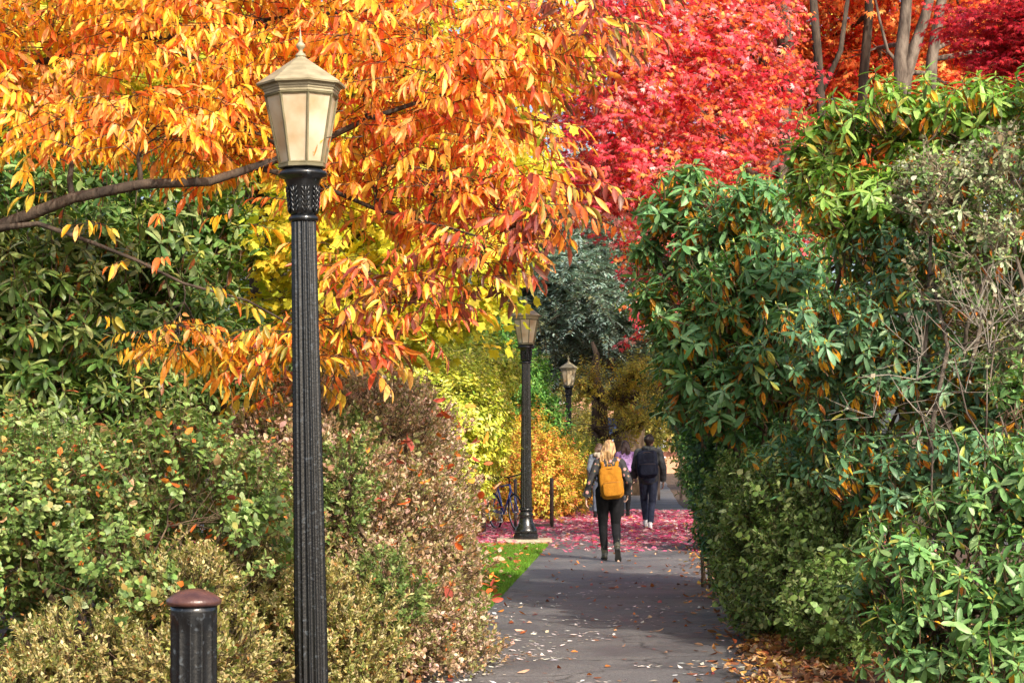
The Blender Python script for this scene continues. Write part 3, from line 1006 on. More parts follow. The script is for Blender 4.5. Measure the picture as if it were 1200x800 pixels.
trunk_or = ([base_or, base_or + (.1, 0, 1.2), base_or + (.25, .05, 2.2), base_or + (.6, 0, 3.4), base_or + (1.0, .1, 4.8)], [.19, .165, .15, .11, .06])
limb = trunk_px([(-330, 290, 14.6, .11), (-150, 300, 14.2, .075), (0, 265, 13.8, .044), (85, 232, 13.7, .037), (165, 216, 13.7, .034), (245, 213, 13.8, .03), (310, 192, 14.0, .027), (345, 180, 14.2, .026), (430, 140, 14.5, .02), (520, 110, 14.6, .012)])
limb2 = trunk_px([(-40, 272, 13.8, .03), (45, 262, 13.7, .017), (110, 285, 13.7, .014), (160, 305, 13.8, .012), (215, 332, 13.9, .010), (290, 352, 14.1, .008), (340, 380, 14.2, .008), (400, 372, 14.3, .006)])
limb3 = trunk_px([(-300, 180, 14.7, .06), (-100, 120, 15.2, .04), (60, 70, 15.3, .028), (200, 40, 15.3, .022), (340, 20, 15.2, .018), (430, 12, 15.1, .012), (500, 8, 15, .003)])
limb4 = trunk_px([(300, 195, 14.0, .022), (370, 215, 14.4, .018), (440, 245, 14.5, .014), (500, 260, 14.4, .01), (570, 280, 14.2, .006)])
# a few loose sprigs on the low bare branches
lp = np.array([P(*q) for q in [(205, 165, 13.6), (225, 170, 13.6), (215, 200, 13.65), (185, 250, 13.7), (200, 300, 13.75), (150, 305, 13.8), (240, 335, 13.9), (270, 352, 14.0), (115, 370, 13.9), (130, 120, 13.5), (95, 180, 13.7), (25, 200, 13.6), (60, 225, 13.7), (268, 250, 14), (290, 262, 14), (100, 258, 13.6), (118, 262, 13.6)]])
Zl = np.tile((0, 0, 1.0), (len(lp), 1)); Xl = rng.normal(size=(len(lp), 3))
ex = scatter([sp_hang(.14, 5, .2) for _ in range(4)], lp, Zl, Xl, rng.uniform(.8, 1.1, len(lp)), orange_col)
# sprigs in front of the lantern's lower right
lq = np.array([P(*q) for q in [(392, 160, 11.9), (402, 130, 12.1), (398, 190, 12.0), (410, 215, 12.2), (425, 160, 12.4)]])
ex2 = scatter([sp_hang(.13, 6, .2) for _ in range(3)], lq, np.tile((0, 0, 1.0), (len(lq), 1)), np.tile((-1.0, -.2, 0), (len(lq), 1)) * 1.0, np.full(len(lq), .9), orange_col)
ex = (np.concatenate([ex[0], ex2[0]]), np.concatenate([ex[1], ex2[1] + len(ex[0])]), np.concatenate([ex[2], ex2[2]]))
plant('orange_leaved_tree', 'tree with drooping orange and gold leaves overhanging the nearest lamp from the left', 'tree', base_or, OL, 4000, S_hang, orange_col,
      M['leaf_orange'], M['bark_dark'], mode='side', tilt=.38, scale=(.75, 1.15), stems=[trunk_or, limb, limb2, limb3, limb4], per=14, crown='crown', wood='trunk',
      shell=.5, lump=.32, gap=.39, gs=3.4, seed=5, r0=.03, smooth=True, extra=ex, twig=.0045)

# ---- yellow broad-leaved tree behind
YL = lobes_px([(430, 250, 21, 110, 110, 1.2), (520, 300, 20.5, 80, 90, .9), (560, 200, 21, 70, 90, 1), (545, 300, 20.3, 40, 56, .6), (505, 362, 20.3, 50, 36, .5),
               (440, 380, 20.8, 90, 50, .8), (380, 100, 22, 160, 120, 1.5), (540, 60, 22, 120, 110, 1.3), (230, 60, 22.5, 150, 110, 1.5), (60, 60, 22.5, 140, 120, 1.5),
               (360, 320, 21, 50, 90, .8), (300, 170, 22.5, 90, 40, .6)])
byl = ground_at(312, 22.5)
try_ = trunk_px([(312, 600, 22.5, .17), (310, 420, 22.5, .15), (306, 300, 22.5, .14), (300, 220, 22.5, .13), (310, 110, 22.4, .10), (350, 20, 22.3, .07)])
try_ = ([byl] + try_[0], [.2] + try_[1])
plant('yellow_leaved_tree', 'tree with lobed yellow and lime leaves and a dark trunk behind the orange leaves', 'tree', byl, YL, 3600, S_broad,
      palette([(.74, .62, .05, 4), (.80, .68, .08, 4), (.55, .58, .06, 4), (.82, .54, .05, 2.5), (.38, .44, .05, 1.5)], jit=.3),
      M['leaf_yellow'], M['bark_dark'], mode='side', stems=[try_, trunk_px([(303, 260, 22.5, .09), (380, 230, 22, .06), (460, 260, 21.3, .04), (540, 300, 20.6, .025)])],
      per=10, crown='crown', wood='trunk', shell=.5, gap=.22, seed=8, r0=.05)

GREEN_L = [(.07, .14, .03, 4), (.12, .20, .045, 4), (.19, .27, .075, 3), (.29, .35, .13, 2), (.045, .09, .02, 1.5), (.36, .34, .08, .8)]
# ---- big rhododendrons on the left
plant('rhododendron_bush', 'tall dark green broad leaved bush at the left edge below the orange leaves', 'bush', ground_at(20, 15.6),
      lobes_px([(-30, 340, 15.6, 120, 110, .9), (60, 380, 15.4, 75, 100, .8), (20, 480, 15.4, 110, 90, .8), (-60, 560, 15.8, 130, 110, .9), (95, 300, 16.2, 70, 60, .7)]), 1700, S_rh0,
      palette(GREEN_L + [(.24, .30, .17, 1)], old=(.45, .13, .03), stem=(.12, .08, .05)), M['leaf_glossy'], M['bark_brown'], scale=(.8, 1.25), seed=21, gap=.34, lump=.34, gs=3.6, shell=.5, smooth=True, group='rhododendrons on the left')
plant('rhododendron_bush', 'shaded dark green bush deep behind the bare low branch on the left', 'bush', ground_at(190, 19.5),
      lobes_px([(150, 330, 19.5, 110, 120, 1.0), (230, 280, 20.2, 90, 110, .9), (60, 250, 20.5, 130, 100, 1.1), (210, 430, 19, 110, 80, .9), (120, 450, 18.5, 110, 90, .9), (300, 420, 20, 60, 70, .7)]), 2000, S_rh0,
      palette(GREEN_L + [(.10, .20, .05, 3)], old=(.35, .12, .04)), M['leaf_glossy'], M['bark_brown'], scale=(.9, 1.4), seed=22, gap=.36, lump=.34, gs=3.0, shell=.55, smooth=True, group='rhododendrons on the left')
plant('weeping_evergreen', 'bright lime green weeping evergreen between the dark bush and the tree trunk', 'shrub', ground_at(268, 23.5),
      lobes_px([(262, 290, 23.5, 34, 60, .4), (258, 360, 23.5, 40, 50, .4), (262, 440, 23.5, 45, 80, .5), (240, 240, 23.8, 40, 35, .4)]), 900, S_need,
      palette([(.30, .46, .02, 3), (.42, .58, .03, 3), (.18, .32, .02, 2)]), M['needle'], M['bark_brown'], mode='side', scale=(.35, .6), seed=23)
plant('bare_twiggy_bush', 'brown twiggy bush with hardly any leaves just right of the dark trunk', 'bush', ground_at(340, 25),
      lobes_px([(335, 370, 25, 45, 60, .5), (330, 450, 25, 60, 60, .5)]), 420, S_twig,
      palette([(.35, .22, .14, 3), (.45, .33, .25, 2), (.30, .12, .05, 2)]), M['leaf_dry'], M['bark_brown'], seed=24)
plant('arching_shrub', 'loose shrub of lance shaped green leaves behind the oval leaved shrub on the left', 'bush', ground_at(180, 15.2),
      lobes_px([(170, 450, 15.4, 90, 40, .5), (90, 500, 15.2, 80, 50, .5), (250, 455, 15.6, 60, 32, .4)]), 420, [sp_rhodo(.11, 8, .26, 0) for _ in range(4)],
      palette(GREEN_L + [(.30, .10, .04, 1)]), M['leaf_glossy'], M['bark_brown'], scale=(.8, 1.2), seed=25, per=20, twig=.004)
# ---- small oval leaf shrub
plant('oval_leaved_shrub', 'shrub with small pale green oval leaves behind the bollard', 'shrub', ground_at(180, 12.6),
      lobes_px([(110, 590, 12.7, 110, 75, .6), (215, 570, 12.5, 95, 68, .55), (285, 600, 12.6, 62, 60, .45), (40, 610, 12.5, 90, 80, .6), (150, 660, 12.2, 110, 60, .5), (-40, 640, 12.5, 110, 110, .7), (20, 540, 13.2, 80, 50, .5), (255, 655, 12.3, 80, 45, .4), (30, 690, 13.6, 120, 60, .5), (200, 640, 13.8, 140, 80, .5), (330, 640, 14, 60, 80, .5)]), 4000, S_box,
      palette([(.10, .17, .04, 4), (.16, .25, .06, 4), (.24, .33, .10, 4), (.34, .41, .17, 1.5), (.07, .12, .03, 3), (.34, .26, .08, 1), (.34, .30, .09, .6), (.55, .17, .03, .8)], stem=(.16, .09, .05)), M['leaf_small'], M['bark_brown'], k_out=1.1, scale=(.75, 1.3), seed=26, gap=.38, lump=.34, gs=4.5, shell=.45)
# ---- tan and cream variegated shrubs
CREAM = [(.42, .34, .13, 4), (.52, .44, .21, 3), (.26, .25, .07, 3), (.15, .18, .04, 2.5), (.34, .16, .05, 1.2)]
TAN = [(.44, .29, .18, 4), (.54, .40, .27, 3.5), (.31, .20, .10, 3), (.30, .29, .11, 3), (.50, .32, .25, 2.5), (.17, .18, .05, 2.5), (.48, .14, .04, .8)]
plant('cream_leaved_shrub', 'low cream and yellow variegated shrub around the foot of the bollard and nearest lamp', 'shrub', ground_at(200, 11.7),
      lobes_px([(120, 770, 11.9, 90, 50, .5), (40, 810, 11.6, 80, 34, .5), (210, 690, 12.0, 60, 40, .3), (290, 700, 12.95, 85, 70, .45), (225, 775, 11.5, 80, 60, .4), (350, 760, 13.1, 95, 90, .5), (310, 650, 13.2, 40, 40, .3), (400, 790, 13.0, 60, 60, .4)]), 5600, S_var,
      palette(CREAM, ns=3), M['leaf_small'], M['bark_brown'], k_out=1.2, seed=27, gap=.34, gs=5, lump=.3)
plant('tan_leaved_shrub', 'tall mound of dense tan and pinkish leaves along the left edge of the path', 'shrub', ground_at(470, 15.5),
      lobes_px([(430, 530, 16, 85, 80, .8), (465, 500, 17.5, 58, 52, .7), (490, 590, 17, 60, 80, .8), (450, 640, 15, 85, 100, .7), (502, 700, 15.5, 52, 90, .8), (430, 740, 14, 100, 90, .7), (514, 772, 14.5, 60, 58, .7), (380, 590, 14.5, 60, 90, .6), (520, 675, 18, 28, 64, .5), (330, 530, 14.8, 60, 50, .5), (400, 480, 17, 60, 40, .6)]), 12000, S_var + S_box[:1] + [sp_twigs(3, .16, 12, .03)],
      palette(TAN, ns=2.2, follow=.6), M['leaf_small'], M['bark_brown'], k_out=1.3, seed=28, gap=.22, gs=4, lump=.22, scale=(.8, 1.3))
plant('rusty_leaved_shrub', 'bushy shrub speckled with rust red dead leaves behind the nearest lamp post', 'shrub', ground_at(310, 16.4),
      lobes_px([(300, 500, 16.2, 70, 60, .5), (370, 500, 16.6, 60, 60, .5), (230, 500, 15.9, 50, 40, .4), (390, 560, 16, 40, 60, .4)]), 2600, S_var + S_box[:2],
      palette([(.42, .15, .06, 4), (.50, .30, .16, 3), (.30, .10, .04, 2), (.48, .36, .18, 2), (.12, .18, .05, 2), (.62, .28, .08, .7)], ns=3), M['leaf_small'], M['bark_brown'], k_out=1.1, seed=29)
plant('green_leaved_sprout', 'small patch of glossy green leaves growing out of the tan shrub mound', 'shrub', ground_at(450, 14.1),
      lobes_px([(455, 700, 13.35, 42, 46, .2), (405, 570, 14.0, 26, 50, .2), (410, 515, 14.9, 26, 22, .2)]), 620, S_var + S_box[:1],
      palette([(.13, .20, .05, 3), (.22, .28, .08, 3), (.08, .14, .03, 2), (.4, .38, .15, 1)]), M['leaf_small'], M['bark_brown'], k_out=1.2, seed=30)
# fallen rust leaves caught on the shrubs
lobs = lobes_px([(440, 530, 16, 95, 85, .8), (510, 590, 17, 70, 90, .9), (450, 640, 15, 90, 110, .7), (520, 690, 15.5, 62, 100, .8), (430, 740, 14, 100, 90, .7), (330, 530, 14.8, 60, 50, .5),
                 (200, 570, 12.5, 85, 68, .5), (110, 590, 12.7, 110, 75, .6), (290, 700, 13.0, 75, 70, .3), (300, 500, 16.2, 80, 60, .5)])
ps, ns_ = sample_lobes(lobs, 620, .02, .16, .1, 3.2, 28)
ps = ps + ns_ * .05
litter('caught_leaves', 'rust orange fallen leaves caught on top of the left hand shrubs', ps[(ps[:, 2] > .3)], .085,
       [(.50, .10, .02, 4), (.66, .22, .03, 3), (.40, .08, .05, 3), (.60, .36, .20, 1.5)], .7, None, .01)

# ---- sunlit yellow green shrubs further on
plant('yellow_green_shrub', 'tall sunlit yellow green shrub left of the middle lamp post', 'shrub', ground_at(500, 36),
      lobes_px([(490, 460, 35, 75, 60, 1.3), (540, 500, 34, 60, 65, 1.1), (450, 430, 36, 80, 60, 1.3), (560, 440, 37, 50, 40, 1), (500, 560, 34, 80, 60, 1.2), (400, 430, 37, 60, 60, 1)]), 7600, S_mid,
      palette([(.58, .56, .06, 4), (.68, .66, .10, 4), (.42, .50, .06, 3), (.72, .66, .22, 2), (.20, .28, .03, 1.5)], ns=1.5), M['leaf_small'], M['bark_brown'], k_out=1.1, seed=41, scale=(.8, 1.3), gap=.15, gs=1.6)
plant('green_shrub', 'mid green shrub above and behind the middle lamp post', 'shrub', ground_at(610, 47),
      lobes_px([(580, 445, 46, 50, 45, 1.2), (612, 455, 48, 28, 34, 1.0), (612, 500, 47, 34, 30, 1), (560, 415, 46, 50, 36, 1), (590, 500, 47, 60, 60, 1)]), 4200, S_mid,
      palette([(.07, .20, .03, 4), (.12, .28, .05, 3), (.20, .36, .06, 2), (.04, .12, .02, 2)], ns=1.5), M['leaf_small'], M['bark_brown'], k_out=1.1, seed=42, scale=(.9, 1.5), gs=1.6)
plant('orange_yellow_shrub', 'low sunlit shrub of mixed yellow orange and red leaves behind the bike rack', 'shrub', ground_at(600, 46),
      lobes_px([(570, 575, 43, 55, 50, .9), (620, 560, 44, 55, 60, 1), (655, 575, 46, 36, 40, 1), (590, 520, 46, 60, 50, 1), (635, 540, 48, 36, 34, 1), (530, 580, 42, 40, 50, .9)]), 6500, S_mid,
      palette([(.66, .46, .05, 4), (.70, .30, .06, 3), (.55, .50, .08, 3), (.62, .16, .06, 1.5), (.34, .34, .05, 2)], ns=2, follow=.5), M['leaf_small'], M['bark_brown'], k_out=1.1, seed=43, scale=(.7, 1.1), gs=1.8, gap=.12)
plant('olive_shrub', 'olive and yellow shrub directly left of the walkers beside the red leaf carpet', 'shrub', ground_at(672, 50),
      lobes_px([(668, 558, 50, 24, 36, .9), (645, 530, 52, 30, 24, .9), (690, 545, 54, 12, 24, .5)]), 2600, S_mid,
      palette([(.30, .34, .04, 4), (.50, .46, .06, 3), (.16, .22, .03, 3), (.60, .42, .06, 1)], ns=2), M['leaf_small'], M['bark_brown'], k_out=1.1, seed=44, scale=(.7, 1.1), gs=1.8)

# ============================================================ VEGETATION: RIGHT
GREEN_R = [(.035, .095, .035, 3), (.055, .15, .045, 4), (.085, .21, .06, 4), (.12, .25, .08, 2)]
OLDC = (.78, .38, .03)
def rhod(label, base, lob, n, seed, cols=GREEN_R, lib=S_rh, **kw):
    a = dict(scale=(1.05, 1.5), gap=.33, shell=.5, lump=.36, gs=3.6, smooth=True, r0=.03, k_out=.75, per=16, group='rhododendrons on the right')
    a.update(kw)
    return plant('rhododendron_bush', label, 'bush', base, lobes_px(lob), n, lib, palette(cols + [(.42, .40, .08, .5)], old=OLDC, stem=(.16, .10, .06)), M['leaf_glossy'], M['bark_brown'], seed=seed, **a)
rhod('tall rhododendron with yellowed lower leaves leaning over the right side of the path', ground_at(900, 19.5),
     [(885, 245, 19.5, 56, 44, .8), (818, 300, 20, 42, 52, .7), (900, 320, 19, 80, 70, .9), (825, 380, 19.5, 56, 60, .9), (925, 410, 18.5, 85, 60, .9), (845, 455, 19, 52, 46, .8), (756, 292, 20.2, 26, 14, .25), (802, 222, 19.9, 40, 30, .5), (770, 250, 20, 26, 30, .4), (772, 350, 20, 26, 30, .4), (790, 430, 19.6, 22, 40, .4)], 1550, 51,
     cols=[(.07, .16, .05, 3), (.11, .25, .085, 4), (.17, .33, .13, 4), (.24, .40, .18, 2)])
rhod('bright green rhododendron crest silhouetted against the red foliage at upper right', ground_at(1040, 16.5),
     [(985, 150, 16.8, 52, 40, .6), (1060, 135, 16.5, 66, 42, .7), (1150, 135, 16.5, 62, 44, .7), (1010, 235, 16.5, 76, 50, .8), (1230, 130, 16, 50, 60, .8), (1095, 210, 16.2, 66, 50, .7), (1160, 290, 16.8, 80, 90, .9), (940, 200, 17, 30, 40, .4)], 1150, 52,
     cols=[(.11, .21, .03, 2), (.17, .31, .05, 4), (.24, .40, .08, 4), (.32, .46, .12, 2)], scale=(.95, 1.3))
rhod('shaded dark rhododendron in the middle of the right hand hedge', ground_at(1010, 15.8),
     [(990, 390, 15.8, 90, 60, .8), (1080, 440, 15.4, 80, 60, .7), (985, 490, 16, 70, 50, .6), (1090, 350, 15.6, 80, 50, .7), (1180, 460, 15, 70, 60, .7), (1240, 300, 15.5, 70, 110, .8), (1050, 300, 16, 60, 40, .5), (1130, 530, 14.6, 80, 50, .5), (1040, 560, 15, 70, 50, .5)], 1500, 53,
     cols=[(.06, .13, .055, 3), (.10, .21, .10, 4), (.15, .28, .14, 3), (.22, .34, .18, 1)], scale=(.8, 1.15))
rhod('light green low rhododendron filling the lower right corner', ground_at(1120, 12.6),
     [(1060, 640, 12.8, 60, 46, .5), (1130, 600, 12.8, 66, 50, .6), (1190, 560, 12.6, 50, 60, .6), (1110, 700, 12.4, 76, 60, .6), (1190, 690, 12.2, 60, 70, .6), (1060, 730, 12.6, 50, 36, .4), (1280, 620, 12.4, 80, 130, .7), (1190, 455, 12.8, 30, 26, .2), (1080, 770, 12.4, 70, 40, .4), (1170, 775, 12, 70, 44, .4), (1030, 700, 13.4, 46, 50, .4)], 1120, 54,
     cols=[(.09, .19, .05, 3), (.15, .29, .09, 4), (.22, .37, .13, 3), (.07, .13, .04, 2)], lib=[sp_rhodo(.105, 8, .32, 0) for _ in range(6)] + [sp_rhodo(.1, 7, .32, 1)], scale=(.75, 1.2), k_out=.9)
rhod('small blue green rhododendron clump between the tall one and the fine leaved shrub', ground_at(960, 16.5),
     [(960, 560, 16.2, 46, 30, .4), (920, 535, 17, 44, 34, .5), (1000, 560, 15.6, 40, 34, .4)], 260, 55, cols=[(.08, .20, .08, 3), (.13, .29, .12, 3), (.19, .35, .15, 1)], scale=(.8, 1.0))
# lichen covered twigs
plant('lichen_covered_bush', 'twiggy grey green bush covered in pale lichen near the right edge', 'bush', ground_at(1150, 15.2),
      lobes_px([(1130, 250, 14.9, 60, 60, .4), (1170, 300, 14.6, 46, 60, .4), (1110, 330, 14.7, 46, 40, .3), (1190, 200, 14.9, 50, 50, .4), (1080, 230, 15.2, 40, 40, .3), (1200, 400, 14.4, 40, 60, .4)]), 330, S_lich + S_box[:3] + S_rh[:5],
      palette([(.27, .31, .16, 4), (.40, .43, .27, 1.5), (.18, .15, .08, 3), (.13, .23, .06, 5)], stem=(.20, .16, .11)), M['leaf_dry'], M['bark_grey'], seed=56, k_out=.8, scale=(.7, 1.2), gap=.42, gs=4, per=2)
plant('dead_branch_bush', 'thin bare silvery branches arching out of the hedge at the right edge', 'bush', ground_at(1190, 14.2),
      lobes_px([(1130, 420, 13.9, 90, 50, .4), (1080, 470, 14, 60, 40, .3), (1190, 380, 13.8, 60, 40, .4)]), 15, [sp_twigs(5, .55, 5, .03) for _ in range(5)],
      palette([(.30, .26, .2, 3), (.2, .25, .12, 2)], stem=(.24, .21, .17)), M['leaf_dry'], M['bark_grey'], seed=57, per=3, twig=.003, r0=.012)
# fine leaved shrubs at the foot of the hedge
FINE = [(.13, .21, .045, 4), (.20, .30, .08, 3), (.28, .36, .13, 2), (.08, .14, .03, 3)]
plant('fine_leaved_shrub', 'rounded fine leaved green shrub overhanging the right edge of the path', 'shrub', ground_at(910, 16.8),
      lobes_px([(925, 640, 17.0, 66, 60, .7), (890, 600, 18.5, 54, 60, .6), (960, 660, 16.0, 64, 70, .6), (908, 705, 16.8, 42, 34, .5), (940, 600, 16.6, 62, 46, .6), (980, 715, 15, 56, 44, .6), (872, 665, 18.6, 28, 40, .4)]), 7800, S_var + S_box[:2],
      palette(FINE + [(.30, .36, .15, 1.5)], ns=2.5), M['leaf_small'], M['bark_brown'], k_out=1.2, seed=58, scale=(.9, 1.5), gap=.2, gs=3.2)
plant('dark_leaved_shrub', 'dark green upright shrub beside the path below the leaning rhododendron', 'shrub', ground_at(840, 23),
      lobes_px([(862, 520, 22, 54, 80, .8), (874, 440, 22, 62, 70, .8), (846, 600, 23.5, 24, 50, .5), (818, 470, 23, 28, 50, .5), (872, 620, 21, 42, 56, .6), (930, 500, 20.5, 80, 90, .9)]), 6400, S_mid + S_box,
      palette([(.04, .11, .04, 3), (.07, .18, .045, 4), (.11, .25, .05, 3), (.17, .31, .06, 1.5)], ns=1.8), M['leaf_small'], M['bark_brown'], k_out=1.0, seed=59, scale=(.7, 1.2), gap=.2, gs=2.2)
plant('hedge_shrub', 'far green shrub on the right directly beside the man in the dark jacket', 'shrub', ground_at(850, 35),
      lobes_px([(818, 470, 34, 30, 56, .9), (822, 540, 33, 20, 46, .7), (850, 580, 31, 32, 50, .8), (808, 420, 38, 26, 40, .8)]), 4200, S_mid,
      palette([(.06, .15, .04, 3), (.10, .22, .05, 4), (.20, .32, .07, 2), (.30, .36, .08, 1)], ns=1.8), M['leaf_small'], M['bark_brown'], k_out=1.0, seed=60, scale=(.6, 1.0), gs=2)

# ---- red maple and the orange red trees behind
RED = [(.62, .045, .08, 4), (.74, .10, .12, 4), (.80, .22, .22, 3), (.46, .02, .04, 1), (.80, .28, .07, 4), (.84, .46, .44, 2.5), (.82, .42, .10, 1)]
bm = ground_at(930, 33)
tr1 = trunk_px([(930, 400, 33, .20), (925, 250, 33, .17), (915, 150, 33, .15), (922, 60, 33, .14), (905, -40, 33, .12), (890, -140, 33, .07)])
tr1 = ([bm] + tr1[0], [.24] + tr1[1])
tr3 = trunk_px([(922, 100, 33, .08), (880, 60, 32.3, .06), (840, 20, 31.8, .045), (790, 10, 31, .03), (740, -20, 30.5, .02)])
tr4 = trunk_px([(915, 180, 33, .07), (880, 240, 31.8, .05), (850, 260, 31, .035), (800, 250, 30.5, .02), (760, 260, 30.2, .012)])
tr2 = trunk_px([(925, 250, 33, .09), (870, 190, 32.5, .07), (820, 130, 32, .055), (760, 90, 31.5, .04), (700, 70, 31, .02)])
plant('red_maple_tree', 'red maple with crimson star shaped leaves above the right side of the path', 'maple tree', bm,
      lobes_px([(720, 120, 31, 75, 110, 1.8), (800, 60, 32, 90, 100, 2.0), (760, 210, 31.5, 75, 90, 1.5), (830, 160, 32, 85, 90, 1.6), (700, 210, 31, 50, 55, 1.0), (890, 110, 33, 56, 80, 1.4), (730, 20, 31, 70, 70, 1.5),
                (860, 270, 32, 90, 70, 1.5), (780, 330, 32.5, 40, 50, .8), (860, 0, 33, 70, 80, 1.6), (800, -110, 33, 170, 90, 2.5), (762, 395, 33.5, 14, 22, .4)]), 5600, S_palm,
      palette(RED, ns=1.2, follow=.6), M['leaf_red'], M['bark_grey'], mode='side', tilt=.6, scale=(.9, 1.5), stems=[tr1, tr2, tr3, tr4], per=16, crown='crown', wood='trunk', shell=.6, gap=.34, lump=.34, gs=1.7, seed=61, r0=.05, twig=.008)
ORR = [(.80, .22, .06, 4), (.82, .32, .08, 4), (.74, .11, .07, 3), (.84, .50, .13, 2.5), (.84, .66, .24, 1.5)]
def redtree(label, Y, trunks, lob, n, seed, cols=ORR, bark='bark_grey'):
    b = ground_at(trunks[0][0][0], Y)
    st = []
    for i, t in enumerate(trunks):
        a = trunk_px([(q[0], q[1], Y, q[2] * .8) for q in t])
        if i == 0: a = ([b] + a[0], [a[1][0] * 1.25] + a[1])
        st.append(a)
    plant('orange_maple_tree', label, 'maple tree', b, lobes_px(lob), n, S_palm, palette(cols, ns=.9, follow=.55), M['leaf_red'], M[bark], mode='side', tilt=.6, scale=(1.2, 1.9), stems=st, per=10, crown='crown', wood='trunk',
          shell=.6, gap=.2, gs=1.0, seed=seed, r0=.06, twig=.01, group='maples behind the right hand hedge')
redtree('grey forked maple trunk rising above the rhododendron crest with flame orange leaves', 38,
        [[(1068, 400, .26), (1062, 200, .22), (1058, 110, .19), (1055, 70, .16), (1060, 30, .14), (1064, -20, .12), (1066, -80, .09)], [(1060, 125, .12), (1062, 90, .14), (1072, 55, .14), (1084, 20, .12), (1094, -20, .10), (1105, -80, .08)], [(1058, 80, .05), (1040, 60, .04), (1030, 20, .03), (1022, -20, .02)]],
        [(1040, -50, 41, 120, 60, 1.6), (1100, 120, 42.5, 90, 60, 1.2), (1010, 90, 42.5, 70, 80, 1.2), (1120, 30, 42.5, 90, 60, 1.4)], 2300, 71)
redtree('leaning pale maple trunk right of the forked one with yellow orange leaves', 39.5,
        [[(1088, 400, .17), (1088, 150, .15), (1092, 70, .14), (1105, -10, .12), (1115, -80, .09)]],
        [(1180, 60, 44, 100, 80, 1.6), (1150, 150, 44, 90, 60, 1.4), (1230, 100, 44, 100, 120, 1.8)], 2100, 72, cols=[(.84, .28, .06, 4), (.86, .50, .10, 3), (.88, .66, .20, 2), (.76, .13, .05, 2)])
redtree('slim dark maple trunk left of the forked one among scarlet leaves', 40,
        [[(1010, 400, .15), (1008, 180, .13), (1012, 90, .12), (1018, 20, .11), (1020, -80, .08)]],
        [(960, 60, 43, 80, 80, 1.6), (960, 170, 43, 90, 60, 1.4), (880, 180, 43, 80, 90, 1.5), (1000, -40, 43, 90, 60, 1.5)], 2300, 73, cols=[(.74, .07, .04, 4), (.78, .16, .05, 3), (.82, .30, .07, 2), (.60, .04, .04, 2)], bark='bark_dark')
redtree('thin twin stemmed maple between the crimson maple and the slim dark trunk', 37,
        [[(968, 400, .12), (966, 180, .11), (958, 60, .10), (950, -40, .08)], [(962, 110, .07), (985, 60, .06), (996, -20, .045)]],
        [(940, -30, 39.5, 60, 40, 1.2), (1000, 180, 39.5, 60, 26, 1.0)], 900, 74, bark='bark_dark')
plant('crimson_maple_tree', 'deep crimson maple branch coming in at the top right corner', 'maple tree', ground_at(1320, 30),
      lobes_px([(1170, 20, 30, 60, 36, .9), (1220, 60, 30, 60, 60, 1.2), (1280, 20, 30, 90, 90, 1.6), (1165, 70, 30, 30, 26, .5)]), 1500, S_palm,
      palette([(.34, .012, .03, 4), (.50, .03, .04, 4), (.66, .06, .06, 2)]), M['leaf_red'], M['bark_dark'], mode='side', scale=(.9, 1.4),
      stems=[([ground_at(1320, 30), P(1310, 300, 30), P(1300, 100, 30), P(1280, -50, 30)], [.2, .17, .13, .06])], per=14, crown='crown', wood='trunk', seed=75, shell=.6, r0=.05, twig=.01)

# ============================================================ FAR BACKGROUND
bc = ground_at(735, 66)
tc1 = trunk_px([(737, 500, 66, .52), (736, 420, 66, .47), (738, 330, 66, .42), (740, 200, 66, .34), (742, 0, 66, .25), (742, -250, 66, .08)])
tc1 = ([bc] + tc1[0], [.60] + tc1[1])
tc2 = trunk_px([(735, 470, 65.5, .26), (712, 430, 65, .2), (690, 400, 64, .14), (665, 370, 63, .09), (640, 350, 62, .05)])
plant('blue_conifer', 'large blue green drooping conifer behind the farthest lamp', 'conifer tree', bc,
      lobes_px([(660, 330, 62, 60, 45, 2), (700, 370, 62, 55, 42, 2), (640, 385, 62, 42, 34, 1.6), (730, 320, 63, 60, 50, 2), (690, 285, 64, 90, 36, 2.5), (610, 320, 64, 46, 34, 2), (760, 370, 63, 40, 40, 1.5),
                (740, 215, 66, 110, 50, 3), (640, 250, 65, 70, 30, 2.5), (700, 425, 63.5, 36, 16, 1), (668, 432, 63, 20, 14, .8)]), 5600, S_need,
      palette([(.22, .32, .26, 4), (.32, .44, .36, 4), (.40, .50, .43, 2), (.34, .34, .16, 1.5)], stem=(.12, .08, .05)), M['needle'], M['bark_brown'], mode='side', scale=(1.3, 2.2), stems=[tc1, tc2],
      per=20, crown='crown', wood='trunk', shell=.6, gap=.3, lump=.4, gs=.9, seed=81, r0=.12, twig=.02)
bb_ = ground_at(704, 58)
tb = trunk_px([(704, 520, 58, .28), (702, 470, 58, .22), (697, 440, 58, .15), (699, 415, 58, .09), (694, 400, 58, .04)])
tb = ([bb_] + tb[0], [.45] + tb[1])
plant('mossy_tree', 'brown mossy trunk with sparse ochre leaves right of the farthest lamp', 'tree', bb_,
      lobes_px([(690, 455, 57, 26, 26, .9), (730, 470, 57, 30, 20, .9), (750, 500, 57, 30, 20, .9), (700, 500, 56, 26, 12, .7), (745, 440, 57, 24, 14, .8), (770, 470, 58, 20, 30, .8)]), 1250, [sp_leafy(.09, 9, .4, 'small', .5, (-10, 30)) for _ in range(5)],
      palette([(.50, .38, .06, 4), (.62, .48, .08, 3), (.34, .30, .06, 2), (.60, .28, .05, 1)]), M['leaf_yellow'], M['bark_brown'], mode='up', k_out=1.5, scale=(.7, 1.2), stems=[tb], per=14, crown='crown', wood='trunk', shell=.9, gap=.4, gs=2.2, seed=82, r0=.10, twig=.015)

